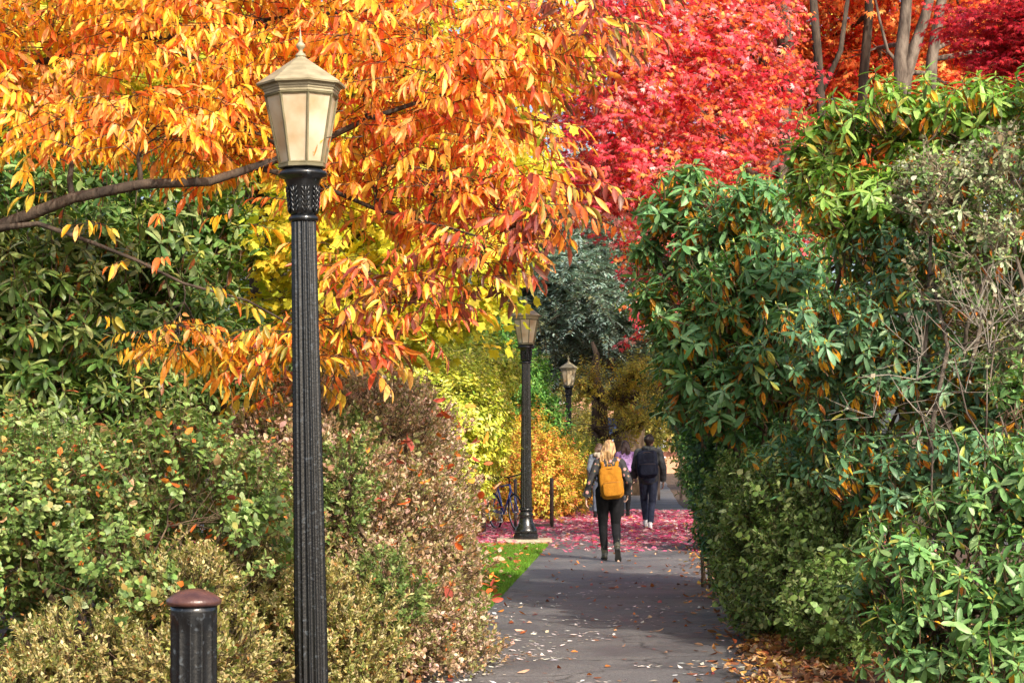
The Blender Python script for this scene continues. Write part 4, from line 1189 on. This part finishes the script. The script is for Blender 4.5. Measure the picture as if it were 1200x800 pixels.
def fartree(label, px, Y, lob, n, seed, cols, bark='bark_brown', r=.3, lib=None, sc=(1.6, 2.8), nm='broadleaf_tree'):
    b = ground_at(px, Y)
    st = ([b, P(px + 3, 420, Y), P(px - 2, 250, Y), P(px + 6, 60, Y), P(px, -60, Y)], [r * 1.3, r, r * .8, r * .5, r * .2])
    plant(nm, label, 'tree', b, lobes_px(lob), n, lib or S_mid, palette(cols, ns=.4), M['leaf_yellow'], M[bark], mode='up', k_out=1, scale=sc, stems=[st], per=8, crown='crown', wood='trunk',
          shell=.6, gap=.22, gs=.5, seed=seed, r0=.12, twig=.02, group='trees in the far background')
YEL = [(.62, .50, .06, 4), (.72, .56, .08, 3), (.45, .42, .06, 2), (.70, .38, .06, 2)]
OLV = [(.16, .18, .05, 4), (.24, .24, .06, 3), (.34, .30, .08, 2), (.09, .12, .03, 2)]
DKG = [(.04, .08, .025, 4), (.07, .12, .03, 3), (.11, .17, .04, 2)]
fartree('dark green background tree behind the far left bushes', 60, 40, [(60, 260, 40, 180, 150, 2.5), (150, 120, 41, 150, 130, 2.5), (-60, 100, 40, 150, 150, 2.5), (60, 420, 38, 150, 90, 2)], 3000, 91, DKG)
fartree('green background tree behind the yellow leaved tree', 330, 44, [(330, 300, 44, 150, 130, 2.5), (450, 160, 45, 150, 150, 2.5), (260, 120, 45, 150, 130, 2.5), (380, 420, 42, 130, 70, 2)], 3200, 92, OLV + DKG)
fartree('tall yellow background tree left of the blue conifer', 560, 75, [(520, 200, 76, 110, 120, 3), (600, 100, 78, 100, 130, 3), (560, 320, 75, 90, 80, 2.5), (480, 60, 78, 120, 120, 3)], 2600, 93, YEL)
fartree('olive green tree far behind the walkers', 760, 95, [(760, 440, 95, 60, 50, 3), (700, 450, 96, 50, 30, 3), (800, 380, 95, 60, 60, 3), (640, 440, 95, 50, 50, 3)], 2200, 94, OLV, sc=(1.8, 3))
fartree('yellow tree far behind the right hand maples', 1100, 64, [(1050, 60, 64, 140, 90, 3), (1180, 40, 64, 120, 110, 3), (1120, 180, 64, 140, 80, 3), (960, 0, 64, 110, 90, 3)], 2500, 95, YEL + [(.8, .25, .06, 3)])
fartree('dark green tree behind the crimson maple crown', 860, 52, [(850, 320, 52, 120, 110, 2.5), (930, 200, 52, 120, 120, 2.5), (840, 450, 50, 80, 90, 2), (1000, 300, 50, 120, 90, 2), (1000, 380, 50, 140, 120, 2.5), (1150, 400, 50, 140, 140, 2.5)], 3200, 96, DKG + OLV)
# low far shrubbery closing the view at the end of the path
plant('ochre_shrub', 'low ochre and yellow shrub far beyond the walkers', 'shrub', ground_at(720, 74),
      lobes_px([(700, 510, 72, 30, 22, 1.2), (745, 505, 74, 34, 22, 1.2), (790, 500, 74, 34, 34, 1.4), (672, 500, 76, 26, 26, 1.2)]), 2300, S_mid,
      palette([(.46, .40, .08, 4), (.34, .32, .07, 3), (.2, .22, .05, 2), (.6, .46, .1, 2)]), M['leaf_small'], M['bark_brown'], seed=97, scale=(.9, 1.5), gs=1, k_out=1.2)
lob = []
for i in range(26):
    a = -1.15 + 2.3 * i / 25
    d = 150 + 20 * math.sin(i * 2.3)
    lob.append((np.array((math.sin(a) * d, math.cos(a) * d, 6 + 2 * math.sin(i * 1.7))), np.array((12, 6, 8 + 2 * math.sin(i * 3.1)))))
ps, nn = sample_lobes(lob, 9000, .4, .25, .1, .25, 3)
V, T, C = scatter(S_mid, ps, np.tile((0, 0, 1.0), (len(ps), 1)) + nn, rng.normal(size=(len(ps), 3)), rng.uniform(6, 11, len(ps)), palette(OLV + DKG + YEL[:2], ns=.1))
tag(arr_mesh('distant_wood', V, T, M['leaf_yellow'], None, C), 'distant mass of mixed autumn woodland closing off the horizon', 'woodland', kind='stuff')

# ---- brick building glimpsed behind the trees
M['brick'] = None
def brick_mat():
    m, nt, p, N, L = new_mat('orange_brick')
    tc = N.new('ShaderNodeTexCoord'); mp = N.new('ShaderNodeMapping'); mp.inputs['Rotation'].default_value = (R(90), 0, 0)
    br = N.new('ShaderNodeTexBrick'); br.inputs['Scale'].default_value = 4
    br.inputs['Color1'].default_value = (.42, .17, .08, 1); br.inputs['Color2'].default_value = (.52, .24, .12, 1); br.inputs['Mortar'].default_value = (.5, .42, .34, 1)
    L.new(tc.outputs['Object'], mp.inputs[0]); L.new(mp.outputs[0], br.inputs['Vector']); L.new(br.outputs[0], p.inputs['Base Color']); p.inputs['Roughness'].default_value = .9
    return m
M['brick'] = brick_mat()
M['white_paint'] = noise_mat('white_paint', (.62, .62, .6), (.75, .75, .73), 6, .5)
M['window_glass'] = noise_mat('window_glass', (.03, .04, .06), (.08, .10, .13), 2, .08, .7)
bd = empty('brick_building', (4, 118, 0))
tag(bd, 'orange brick building with white framed windows glimpsed between the far trunks', 'building')
w = MB(); w.box((-9, 0, 0), (9, 10, 6.5)); w.build('wall', M['brick'], bd)
w = MB(); w.add([(-9.4, -.4, 6.5), (9.4, -.4, 6.5), (9.4, 10.4, 6.5), (-9.4, 10.4, 6.5), (-9.4, 5, 8.6), (9.4, 5, 8.6)], [(0, 1, 5, 4), (2, 3, 4, 5), (0, 4, 3), (1, 2, 5), (3, 2, 1, 0)]); w.build('roof', M['bark_dark'], bd)
for wx in (-7, -4.2, -1.4, 1.4, 4.2, 7):
    for wz in (.9, 4.0):
        f = MB(); f.box((wx - .65, -.08, wz), (wx + .65, -.003, wz + 1.8)); fo = f.build('window', M['white_paint'], bd)
        f = MB(); f.box((wx - .52, -.1, wz + .12), (wx - .03, -.083, wz + 1.68)); f.box((wx + .03, -.1, wz + .12), (wx + .52, -.083, wz + 1.68)); f.build('pane', M['window_glass'], fo)
# sign post and railing
sp = empty('sign_post', P(717, 522, 62) * np.array((1, 1, 0)))
tag(sp, 'thin pale blue grey sign post far down the path above the walkers', 'sign post')
f = MB(); f.tube([(0, 0, 0), (0, 0, 2.35)], .05, 8); f.build('post', noise_mat('galvanised_steel', (.35, .42, .52), (.45, .52, .62), 8, .4, .5, metal=.3), sp)
f = MB(); f.box((-.13, -.08, 1.95), (.13, -.053, 2.45)); f.build('sign_plate', noise_mat('dark_blue_sign', (.02, .03, .08), (.03, .05, .11), 8, .4), sp)
rl = empty('railing', P(786, 522, 60) * np.array((1, 1, 0)))
tag(rl, 'short rust brown railing at the far right of the path behind the man', 'railing')
f = MB(); f.box((-.5, -.03, 1.28), (1.2, .03, 1.42)); f.build('top_rail', noise_mat('rust_brown_paint', (.22, .08, .05), (.3, .12, .08), 8, .6), rl)
for q in (-.35, .3, 1.05):
    f = MB(); f.box((q - .04, -.027, 0), (q + .04, .027, 1.277)); f.build('rail_post', M['steel_dark'], rl)

# ============================================================ PEOPLE
def superell(c, r, e1=1.0, e2=1.0, nu=20, nv=12, rot=None):
    """closed superellipsoid"""
    f = lambda w, m: math.copysign(abs(w) ** m, w)
    vs = [Vector((0, 0, -r[2]))]
    for j in range(1, nv):
        v = -math.pi/2 + math.pi * j / nv
        for i in range(nu):
            u = 2 * math.pi * i / nu
            vs.append(Vector((r[0] * f(math.cos(v), e1) * f(math.cos(u), e2), r[1] * f(math.cos(v), e1) * f(math.sin(u), e2), r[2] * f(math.sin(v), e1))))
    vs.append(Vector((0, 0, r[2])))
    fs = [(0, 1 + (i + 1) % nu, 1 + i) for i in range(nu)]
    for j in range(nv - 2):
        for i in range(nu):
            a = 1 + j * nu; k = (i + 1) % nu
            fs.append((a + i, a + k, a + nu + k, a + nu + i))
    a = 1 + (nv - 2) * nu; t = len(vs) - 1
    fs += [(a + i, a + (i + 1) % nu, t) for i in range(nu)]
    m = rot if rot is not None else Matrix.Identity(3)
    return [m @ v + Vector(c) for v in vs], fs

def capsule(mb, a, ra, b, rb, seg=12):
    a = Vector(a); b = Vector(b); d = (b - a).normalized()
    pts, rad = [], []
    for k in (1.0, .86, .6, .3): pts.append(a - d * ra * k); rad.append(max(ra * math.sqrt(1 - k * k), ra * .08))
    pts.append(a); rad.append(ra); pts.append(b); rad.append(rb)
    for k in (.3, .6, .86, 1.0): pts.append(b + d * rb * k); rad.append(max(rb * math.sqrt(1 - k * k), rb * .08))
    mb.tube(pts, rad, seg)

def fuse(mb, name, mat, parent, voxel=.009, smooth=6, wr=0.0, M4=None):
    """melt the collected shapes into one continuous surface"""
    me = bpy.data.meshes.new(name); me.from_pydata(mb.v, [], mb.f); me.update()
    o = bpy.data.objects.new(name, me); COL.objects.link(o)
    md = o.modifiers.new('r', 'REMESH'); md.mode = 'VOXEL'; md.voxel_size = voxel; md.use_smooth_shade = True
    sm = o.modifiers.new('s', 'SMOOTH'); sm.factor = .5; sm.iterations = smooth
    if wr:
        tx = bpy.data.textures.new('folds', 'CLOUDS'); tx.noise_scale = .085; tx.noise_depth = 3
        dp = o.modifiers.new('d', 'DISPLACE'); dp.texture = tx; dp.strength = wr; dp.mid_level = .5; dp.texture_coords = 'GLOBAL'
    dg = bpy.context.evaluated_depsgraph_get()
    nm = bpy.data.meshes.new_from_object(o.evaluated_get(dg))
    nm.name = name
    bpy.data.objects.remove(o)
    if M4 is not None: nm.transform(M4)
    nm.materials.clear(); nm.materials.append(mat)
    nm.polygons.foreach_set('use_smooth', np.ones(len(nm.polygons), dtype=bool))
    r = bpy.data.objects.new(name, nm)
    return link(r, parent)

def hand(mb, w, d, side, size=.17, grip=.5):
    """palm, four unequal curled fingers and a thumb; w wrist, d direction along the hand"""
    w = Vector(w); d = Vector(d).normalized()
    s = Vector((0, 1, 0)) if abs(d.y) < .8 else Vector((0, 0, 1))
    n = d.cross(s).normalized() * side            # towards the palm (inward)
    s = n.cross(d).normalized() * side
    if s.y < 0: s = -s
    pl = size * .5
    for k in (-.03, -.01, .01, .03):
        capsule(mb, w + s * k * .5, .014, w + d * pl + s * k * .9, .011, 8)
    for k, l in ((-.033, .38), (-.011, .45), (.011, .48), (.033, .43)):
        b = w + d * pl + s * k; L = size * l
        p1 = b + (d * math.cos(grip * .6) - n * math.sin(grip * .6)) * L * .45
        p2 = p1 + (d * math.cos(grip * 1.5) - n * math.sin(grip * 1.5)) * L * .33
        p3 = p2 + (d * math.cos(grip * 2.2) - n * math.sin(grip * 2.2)) * L * .24
        for a, c, r0, r1 in ((b, p1, .0095, .009), (p1, p2, .009, .008), (p2, p3, .008, .0065)): capsule(mb, a, r0, c, r1, 7)
    t0 = w + d * pl * .3 + s * .03; t1 = t0 + (s * .7 + d * .7 - n * .3).normalized() * .04; t2 = t1 + (s * .25 + d - n * .3).normalized() * .03
    capsule(mb, t0, .012, t1, .010, 8); capsule(mb, t1, .010, t2, .008, 8)

def cloth(name, c1, c2, scale=14, rough=.85, bump=.3):
    return noise_mat(name, c1, c2, scale, rough, .15, bump, bscale=90)

SKIN1 = noise_mat('fair_skin', (.56, .33, .24), (.62, .38, .28), 12, .5, .4)
SKIN2 = noise_mat('brown_skin', (.22, .11, .07), (.27, .14, .09), 12, .5, .4)

def person(loc, rz, J, C, S):
    """J joints, C garments' radii / materials, S extras"""
    root_mb = MB()
    skin = C['skin']
    # body: head with nose, ears, neck, torso, limbs, hands
    hc = Vector(J['head'])
    rotz = Matrix.Rotation(J.get('turn', 0), 3, 'Z')
    def H(v): return hc + rotz @ Vector(v)
    root_mb.add(*superell(hc, (.074, .092, .108), rot=rotz), True)
    root_mb.add(*superell(H((0, .025, -.055)), (.056, .068, .062), rot=rotz), True)
    capsule(root_mb, H((0, .088, .015)), .010, H((0, .106, -.02)), .014, 8)
    for sx in (-1, 1):
        root_mb.add(*superell(H((sx * .077, -.004, -.005)), (.012, .022, .032), rot=rotz), True)
        capsule(root_mb, H((sx * .031, .083, .018)), .011, H((sx * .031, .085, .018)), .011, 8)
    capsule(root_mb, H((-.022, .088, -.055)), .008, H((.022, .088, -.055)), .008, 8)
    capsule(root_mb, H((0, -.015, -.06)), .05, J['neck'], .055)
    g = C['girth']
    root_mb.add(*superell(J['chest'], (.135 * g, .09 * g, .17), .8, .9), True)
    root_mb.add(*superell((J['pelvis'][0], J['pelvis'][1], J['pelvis'][2] + .10), (.115 * g, .085 * g, .2)), True)
    root_mb.add(*superell(J['pelvis'], (.145 * g, .10 * g, .11)), True)
    for s, k in ((-1, 'L'), (1, 'R')):
        sh, el, wr = J['sh' + k], J['el' + k], J['wr' + k]
        capsule(root_mb, J['neck'], .045, sh, .042); capsule(root_mb, sh, .042, el, .034); capsule(root_mb, el, .034, wr, .023)
        hand(root_mb, wr, Vector(J['hd' + k]), s)
        hp, kn, an, to = J['hp' + k], J['kn' + k], J['an' + k], J['to' + k]
        capsule(root_mb, hp, .072 * g, kn, .045); capsule(root_mb, kn, .046, Vector(kn).lerp(Vector(an), .35), .046); capsule(root_mb, Vector(kn).lerp(Vector(an), .35), .045, an, .03)
        capsule(root_mb, an, .03, to, .022)
    body = fuse(root_mb, 'person', skin, None, .007, 3)
    body.location = loc; body.rotation_euler = (0, 0, rz)
    tag(body, S['label'], 'person', S.get('group'))
    # trousers
    t = MB()
    t.add(*superell((J['pelvis'][0], J['pelvis'][1] - .012, J['pelvis'][2] + .01), (C['hipw'], .128 * g, .135), .85), True)
    for k in 'LR':
        hp, kn, an = Vector(J['hp' + k]), Vector(J['kn' + k]), Vector(J['an' + k])
        capsule(t, hp, C['thigh'], kn, C['knee']); capsule(t, kn, C['knee'], kn.lerp(an, .35), C['calf'])
        e = kn.lerp(an, C.get('hem', .93)); t.tube([kn.lerp(an, .3), e], [C['calf'], C['ankle']], 14)
    fuse(t, 'trousers', C['trousers'], body, .008, 5, .012)
    # top / jacket
    j = MB(); w = C['top_w']
    ch = Vector(J['chest'])
    j.add(*superell(ch, (.165 * w, .115 * g, .205), .75, .85), True)
    j.add(*superell((J['pelvis'][0], J['pelvis'][1], C['hem_z'] + .17), (C['waist'], .122 * g, .19), .6, .9), True)
    capsule(j, J['neck'], .062, ch, .10)
    for k in 'LR':
        sh, el, wr = Vector(J['sh' + k]), Vector(J['el' + k]), Vector(J['wr' + k])
        capsule(j, Vector(J['neck']) - Vector((0, 0, .03)), .06, sh, C['arm'] * 1.06); capsule(j, sh, C['arm'] * 1.06, el, C['arm'] * .92)
        j.tube([el + (el - wr).normalized() * .03, el, el.lerp(wr, .5), el.lerp(wr, C.get('cuff', .95))], [C['arm'] * .4, C['arm'] * .92, C['arm'] * .84, C['arm'] * C.get('flare', .8)], 14)
    fuse(j, C['top_name'], C['top'], body, .008, 5, .018)
    # shoes
    for k in 'LR':
        an, to = Vector(J['an' + k]), Vector(J['to' + k])
        s = MB()
        d = (to - an); d.normalize()
        heel = Vector(J['he' + k])
        f = (to - heel).normalized()
        upv = (an - heel); upv -= f * upv.dot(f); upv.normalize()
        capsule(s, heel + f * .035 + upv * .035, .038, to - f * .03 + upv * .028, .040)
        capsule(s, heel + f * .04 + upv * .05, .04, heel + f * .14 + upv * .045, .042)
        if C.get('boot'):
            kn = Vector(J['kn' + k]); s.tube([an - (kn - an).normalized() * .03, an + (kn - an).normalized() * C['boot']], [.045, .05], 14)
        else: capsule(s, an, .042, an + (Vector(J['kn' + k]) - an).normalized() * .015, .042)
        so = fuse(s, 'shoe', C['shoe'], body, .007, 3)
        q = MB()
        sd_ = f.cross(upv).normalized()
        ring = []
        for u, wv in ((0, .022), (.03, .036), (.12, .036), (.2, .047), (.26, .036), (.275, .02)):
            ring.append((u, wv))
        L = (to - heel).length + .02
        top = [heel + f * u / .275 * L + sd_ * wv + upv * .012 for u, wv in ring] + [heel + f * u / .275 * L - sd_ * wv + upv * .012 for u, wv in reversed(ring)]
        bot = [v - upv * .022 for v in top]
        n = len(top)
        q.add(top + bot, [tuple(range(n)), tuple(range(2 * n - 1, n - 1, -1))] + [(i, i + n, (i + 1) % n + n, (i + 1) % n) for i in range(n)])
        q.build('sole', C['sole'], so)
    # hair
    h = MB()
    h.add(*superell(H((0, -.014, .02)), (.086, .10, .104), rot=rotz), True)
    if C.get('hair_round'):
        h.add(*superell(H((0, -.02, .035)), (.096, .108, .098), rot=rotz), True)
        capsule(h, H((0, -.05, -.03)), .06, H((0, -.05, -.05)), .05)
    for p in C.get('locks', []):
        h.tube([H(v) for v in p[0]], p[1], 8)
    fuse(h, 'hair', C['hair'], body, .007, 2, .02 if C.get('hair_round') else .012)
    return body

def locks(xr, y, z0, z1, n, r=.017, seed=1, lean=0):
    rr = random.Random(seed); out = []
    for i in range(n):
        a = -1 + 2 * i / (n - 1)
        x0 = a * .07; x1 = a * xr + lean
        zz = z1 + rr.uniform(-.03, .05)
        pts = [(x0, -.06 - .03 * (1 - a * a), .03), (x0 * 1.25, -.08 - .03 * (1 - a * a), -.04)]
        for q in (.35, .6, .85, 1.0):
            pts.append((x0 * 1.2 + (x1 - x0 * 1.2) * q + rr.uniform(-.008, .008), y - .02 * math.sin(q * 3 + i), -.04 + (zz + .04) * q))
        out.append((pts, [r, r * 1.15, r * 1.1, r, r * .75, r * .3]))
    return out

def backpack(name, label, loc, rz, c, size, mat, dark, pocket=True, tilt=0.0, sh=None):
    """body, front pocket, top handle, piping and two straps; c = centre in the wearer's frame"""
    root = empty(name, loc, rz)
    tag(root, label, 'backpack')
    T = Matrix.Translation(c) @ Matrix.Rotation(tilt, 4, 'Y') @ Matrix.Rotation(R(-4), 4, 'X')
    w, d, h = size
    b = MB(); b.add(*superell((0, 0, 0), (w/2, d/2, h/2), .42, .45, 28, 18), True)
    fuse(b, 'bag', mat, root, .009, 4, .02, T)
    p = MB(); p.add(*superell((0, -d/2 - .004, -h * .2), (w * .40, .045, h * .23), .4, .45, 24, 14), True)
    fuse(p, 'front_pocket', mat, root, .008, 3, .008, T)
    z = MB()
    arc = [(w * .43 * math.cos(t), -d/2 - .002 + .035 * abs(math.cos(t)), h * .12 + h * .31 * math.sin(t)) for t in [math.pi * i / 14 for i in range(15)]]
    z.tube(arc, .0045, 6)
    z.tube([(-w * .37, -d/2 - .035, -h * .02), (0, -d/2 - .05, -h * .005), (w * .37, -d/2 - .035, -h * .02)], .004, 6)
    z.build('zip', dark, root, T)
    hd = MB(); hd.tube([(-.03, .03 - d/2 + .04, h/2 - .015), (-.025, .02, h/2 + .03), (.025, .02, h/2 + .03), (.03, .03 - d/2 + .04, h/2 - .015)], .008, 6)
    hd.build('handle', mat, root, T)
    for s in (-1, 1):
        st = MB()
        a = T @ Vector((s * w * .26, d/2 - .01, h/2 - .06)); shp = Vector(sh[0 if s < 0 else 1])
        pts = [a, Vector((shp.x * .62, shp.y - .09, shp.z + .0)), Vector((shp.x * .62, shp.y - .01, shp.z + .075)), Vector((shp.x * .64, shp.y + .09, shp.z + .02)), Vector((shp.x * .7, shp.y + .13, shp.z - .12)), Vector((shp.x * .8, shp.y + .11, shp.z - .28)), T @ Vector((s * w * .42, d/2, -h * .38))]
        vs = []; fs = []
        for i, q in enumerate(pts):
            for u in (-.024, .024):
                for v in (-.006, .006): vs.append(q + Vector((u, v * .6, v)))
        for i in range(len(pts) - 1):
            a0 = i * 4
            for k, l in ((0, 1), (1, 3), (3, 2), (2, 0)): fs.append((a0 + k, a0 + l, a0 + 4 + l, a0 + 4 + k))
        st.add(vs, fs, True); st.build('strap', mat, root)
    return root

def floral_mat():
    m, nt, p, N, L = new_mat('dark_floral_blouse')
    tc = N.new('ShaderNodeTexCoord')
    vo = N.new('ShaderNodeTexVoronoi'); vo.inputs['Scale'].default_value = 13
    no = N.new('ShaderNodeTexNoise'); no.inputs['Scale'].default_value = 30
    L.new(tc.outputs['Object'], vo.inputs['Vector']); L.new(tc.outputs['Object'], no.inputs['Vector'])
    ad = N.new('ShaderNodeMath'); ad.operation = 'MULTIPLY_ADD'; ad.inputs[1].default_value = .3; L.new(no.outputs[0], ad.inputs[0]); L.new(vo.outputs['Distance'], ad.inputs[2])
    cr = N.new('ShaderNodeValToRGB'); cr.color_ramp.interpolation = 'CONSTANT'; e = cr.color_ramp.elements
    e[0].position = 0; e[0].color = (.42, .20, .21, 1); e[1].position = .40; e[1].color = (.28, .06, .07, 1)
    for q, c in ((.44, (.10, .13, .05, 1)), (.50, (.014, .013, .016, 1))):
        x_ = e.new(q); x_.color = c
    L.new(ad.outputs[0], cr.inputs[0]); L.new(cr.outputs[0], p.inputs['Base Color']); p.inputs['Roughness'].default_value = .8
    return m
FLORAL = floral_mat()
BLACK = cloth('black_fabric', (.005, .005, .006), (.010, .010, .012))
BOOT = noise_mat('dark_olive_leather', (.03, .03, .02), (.06, .055, .035), 12, .35, .5)
MUST = cloth('mustard_canvas', (.25, .10, .008), (.33, .14, .012))
BROWN_TRIM = cloth('brown_trim', (.16, .07, .02), (.22, .10, .03))
def hair_mat(n, a, b): return noise_mat(n, a, b, 5, .45, .4, .5, stretch=(14, 6, 1.5), bscale=12)

gp = lambda px, Y: (x(px, Y), Y, .018)
# ---- woman with the mustard backpack
JW = dict(head=(.0, .05, 1.545), neck=(0, .02, 1.405), chest=(0, .02, 1.23), pelvis=(0, 0, .93),
          shL=(-.165, .01, 1.345), elL=(-.262, -.05, 1.09), wrL=(-.315, .02, .87), hdL=(-.05, .1, -1),
          shR=(.165, .01, 1.345), elR=(.262, -.07, 1.10), wrR=(.265, .10, .93), hdR=(-.1, .5, -.9),
          hpL=(-.088, 0, .89), knL=(-.082, .13, .49), anL=(-.058, .13, .105), heL=(-.055, .07, .012), toL=(-.06, .29, .015),
          hpR=(.088, 0, .89), knR=(.095, .06, .48), anR=(.098, -.23, .205), heR=(.095, -.31, .17), toR=(.115, -.20, -.005), turn=-.2)
CW = dict(skin=SKIN1, girth=1.0, hipw=.198, thigh=.106, knee=.066, calf=.062, ankle=.047, trousers=BLACK, top=FLORAL, top_name='blouse', top_w=1.05, waist=.165, hem_z=.93,
          arm=.058, cuff=.93, flare=1.25, shoe=BOOT, sole=M['rubber'], boot=.11, hair=hair_mat('blonde_and_brown_hair', (.12, .06, .03), (.50, .31, .13)),
          locks=locks(.07, -.11, 0, -.22, 9, .019, 3, -.035))
wl = gp(714, 28.3)
person(wl, 0, JW, CW, dict(label='woman in a dark floral blouse and black leggings walking away with a mustard backpack'))
backpack('backpack', 'mustard yellow canvas backpack on the back of the woman in black leggings', wl, 0, (.018, -.205, 1.075), (.325, .15, .45), MUST, BROWN_TRIM, tilt=R(-6), sh=(JW['shL'], JW['shR']))

# ---- man in the dark jacket
JM = dict(head=(.02, .03, 1.665), neck=(0, 0, 1.51), chest=(0, 0, 1.32), pelvis=(0, 0, .97),
          shL=(-.195, 0, 1.455), elL=(-.27, -.03, 1.17), wrL=(-.25, .14, .98), hdL=(.1, .8, -.5),
          shR=(.195, 0, 1.455), elR=(.275, -.05, 1.16), wrR=(.285, .04, .90), hdR=(0, .2, -1),
          hpL=(-.085, 0, .94), knL=(-.06, .25, .56), anL=(-.02, .32, .15), heL=(-.02, .26, .06), toL=(-.02, .48, .12),
          hpR=(.09, 0, .94), knR=(.075, .05, .51), anR=(.02, -.12, .10), heR=(.015, -.19, .016), toR=(.03, .03, .012), turn=-.5)
CM = dict(skin=SKIN2, girth=1.08, hipw=.175, thigh=.10, knee=.072, calf=.066, ankle=.058, trousers=cloth('dark_blue_denim', (.022, .028, .05), (.04, .05, .085)), top=cloth('charcoal_jacket', (.028, .03, .033), (.055, .058, .06)),
          top_name='jacket', top_w=1.18, waist=.20, hem_z=.86, arm=.074, cuff=.97, flare=.8, shoe=noise_mat('white_sneaker', (.7, .7, .7), (.8, .8, .8), 8, .5), sole=noise_mat('white_sole', (.7, .7, .68), (.8, .8, .78), 8, .5),
          hair=hair_mat('dark_curly_hair', (.012, .008, .006), (.035, .02, .015)), hair_round=True)
ml = gp(760, 38.8)
man = person(ml, R(2), JM, CM, dict(label='man in a dark hooded jacket and white sneakers walking away on the right'))
hd = MB(); capsule(hd, (-.07, -.07, 1.52), .06, (.07, -.07, 1.52), .06); capsule(hd, (-.08, .0, 1.53), .05, (.08, .0, 1.53), .05); capsule(hd, (0, -.11, 1.47), .06, (0, -.10, 1.50), .07)
fuse(hd, 'hood', CM['top'], man, .009, 4, .015)
NAVY = cloth('navy_nylon', (.006, .008, .018), (.010, .013, .028), rough=.7)
backpack('backpack', 'dark navy backpack on the back of the man in the hooded jacket', ml, R(2), (-.05, -.225, 1.235), (.40, .20, .52), NAVY, M['steel_dark'], tilt=R(-3), sh=(JM['shL'], JM['shR']))

# ---- two girls further on
JG = dict(head=(0, .04, 1.52), neck=(0, .01, 1.385), chest=(0, .01, 1.21), pelvis=(0, 0, .91),
          shL=(-.16, 0, 1.325), elL=(-.215, -.05, 1.07), wrL=(-.21, .09, .88), hdL=(0, .4, -1),
          shR=(.16, 0, 1.325), elR=(.215, -.05, 1.07), wrR=(.21, .05, .86), hdR=(0, .2, -1),
          hpL=(-.085, 0, .88), knL=(-.085, .05, .48), anL=(-.08, -.10, .11), heL=(-.08, -.17, .016), toL=(-.085, .04, .012),
          hpR=(.085, 0, .88), knR=(.085, .17, .50), anR=(.075, .2, .10), heR=(.075, .14, .016), toR=(.08, .36, .012), turn=0)
CG = dict(skin=SKIN1, girth=.98, hipw=.17, thigh=.09, knee=.06, calf=.058, ankle=.046, trousers=cloth('grey_blue_denim', (.05, .06, .09), (.08, .095, .13)), top=cloth('pale_blue_grey_jacket', (.09, .11, .15), (.15, .17, .21)),
          top_name='jacket', top_w=1.12, waist=.185, hem_z=.90, arm=.065, shoe=BLACK, sole=M['rubber'], hair=hair_mat('brown_hair', (.05, .028, .018), (.10, .055, .035)), locks=locks(.06, -.10, 0, -.12, 7, .02, 5))
gl = gp(702, 45)
girl = person(gl, R(-4), JG, CG, dict(label='girl in a pale blue grey jacket half hidden behind the mustard backpack woman'))
hd = MB(); capsule(hd, (-.08, -.08, 1.385), .055, (.08, -.08, 1.385), .055); capsule(hd, (0, -.12, 1.34), .055, (0, -.11, 1.37), .06)
fuse(hd, 'hood', cloth('cream_fleece', (.30, .26, .20), (.40, .35, .27)), girl, .009, 4, .02)
CH = dict(CG); CH['top'] = cloth('lilac_knit', (.22, .12, .28), (.30, .18, .35)); CH['top_name'] = 'sweater'; CH['trousers'] = BLACK
CH['hair'] = hair_mat('dark_brown_hair', (.022, .012, .010), (.055, .028, .022)); CH['locks'] = locks(.085, -.11, 0, -.24, 9, .02, 7)
JH = {k: (tuple(c * 1.04 for c in v) if isinstance(v, tuple) else v) for k, v in JG.items()}
hl_ = gp(733, 45.6)
person(hl_, R(3), JH, CH, dict(label='girl with long dark brown hair in a lilac sweater just left of the man'))
LIL = cloth('lilac_nylon', (.36, .22, .46), (.46, .30, .55))
backpack('backpack', 'small lilac backpack on the girl with long dark hair', hl_, R(3), (.0, -.19, 1.16), (.27, .12, .34), LIL, BLACK, tilt=0, sh=(JH['shL'], JH['shR']))
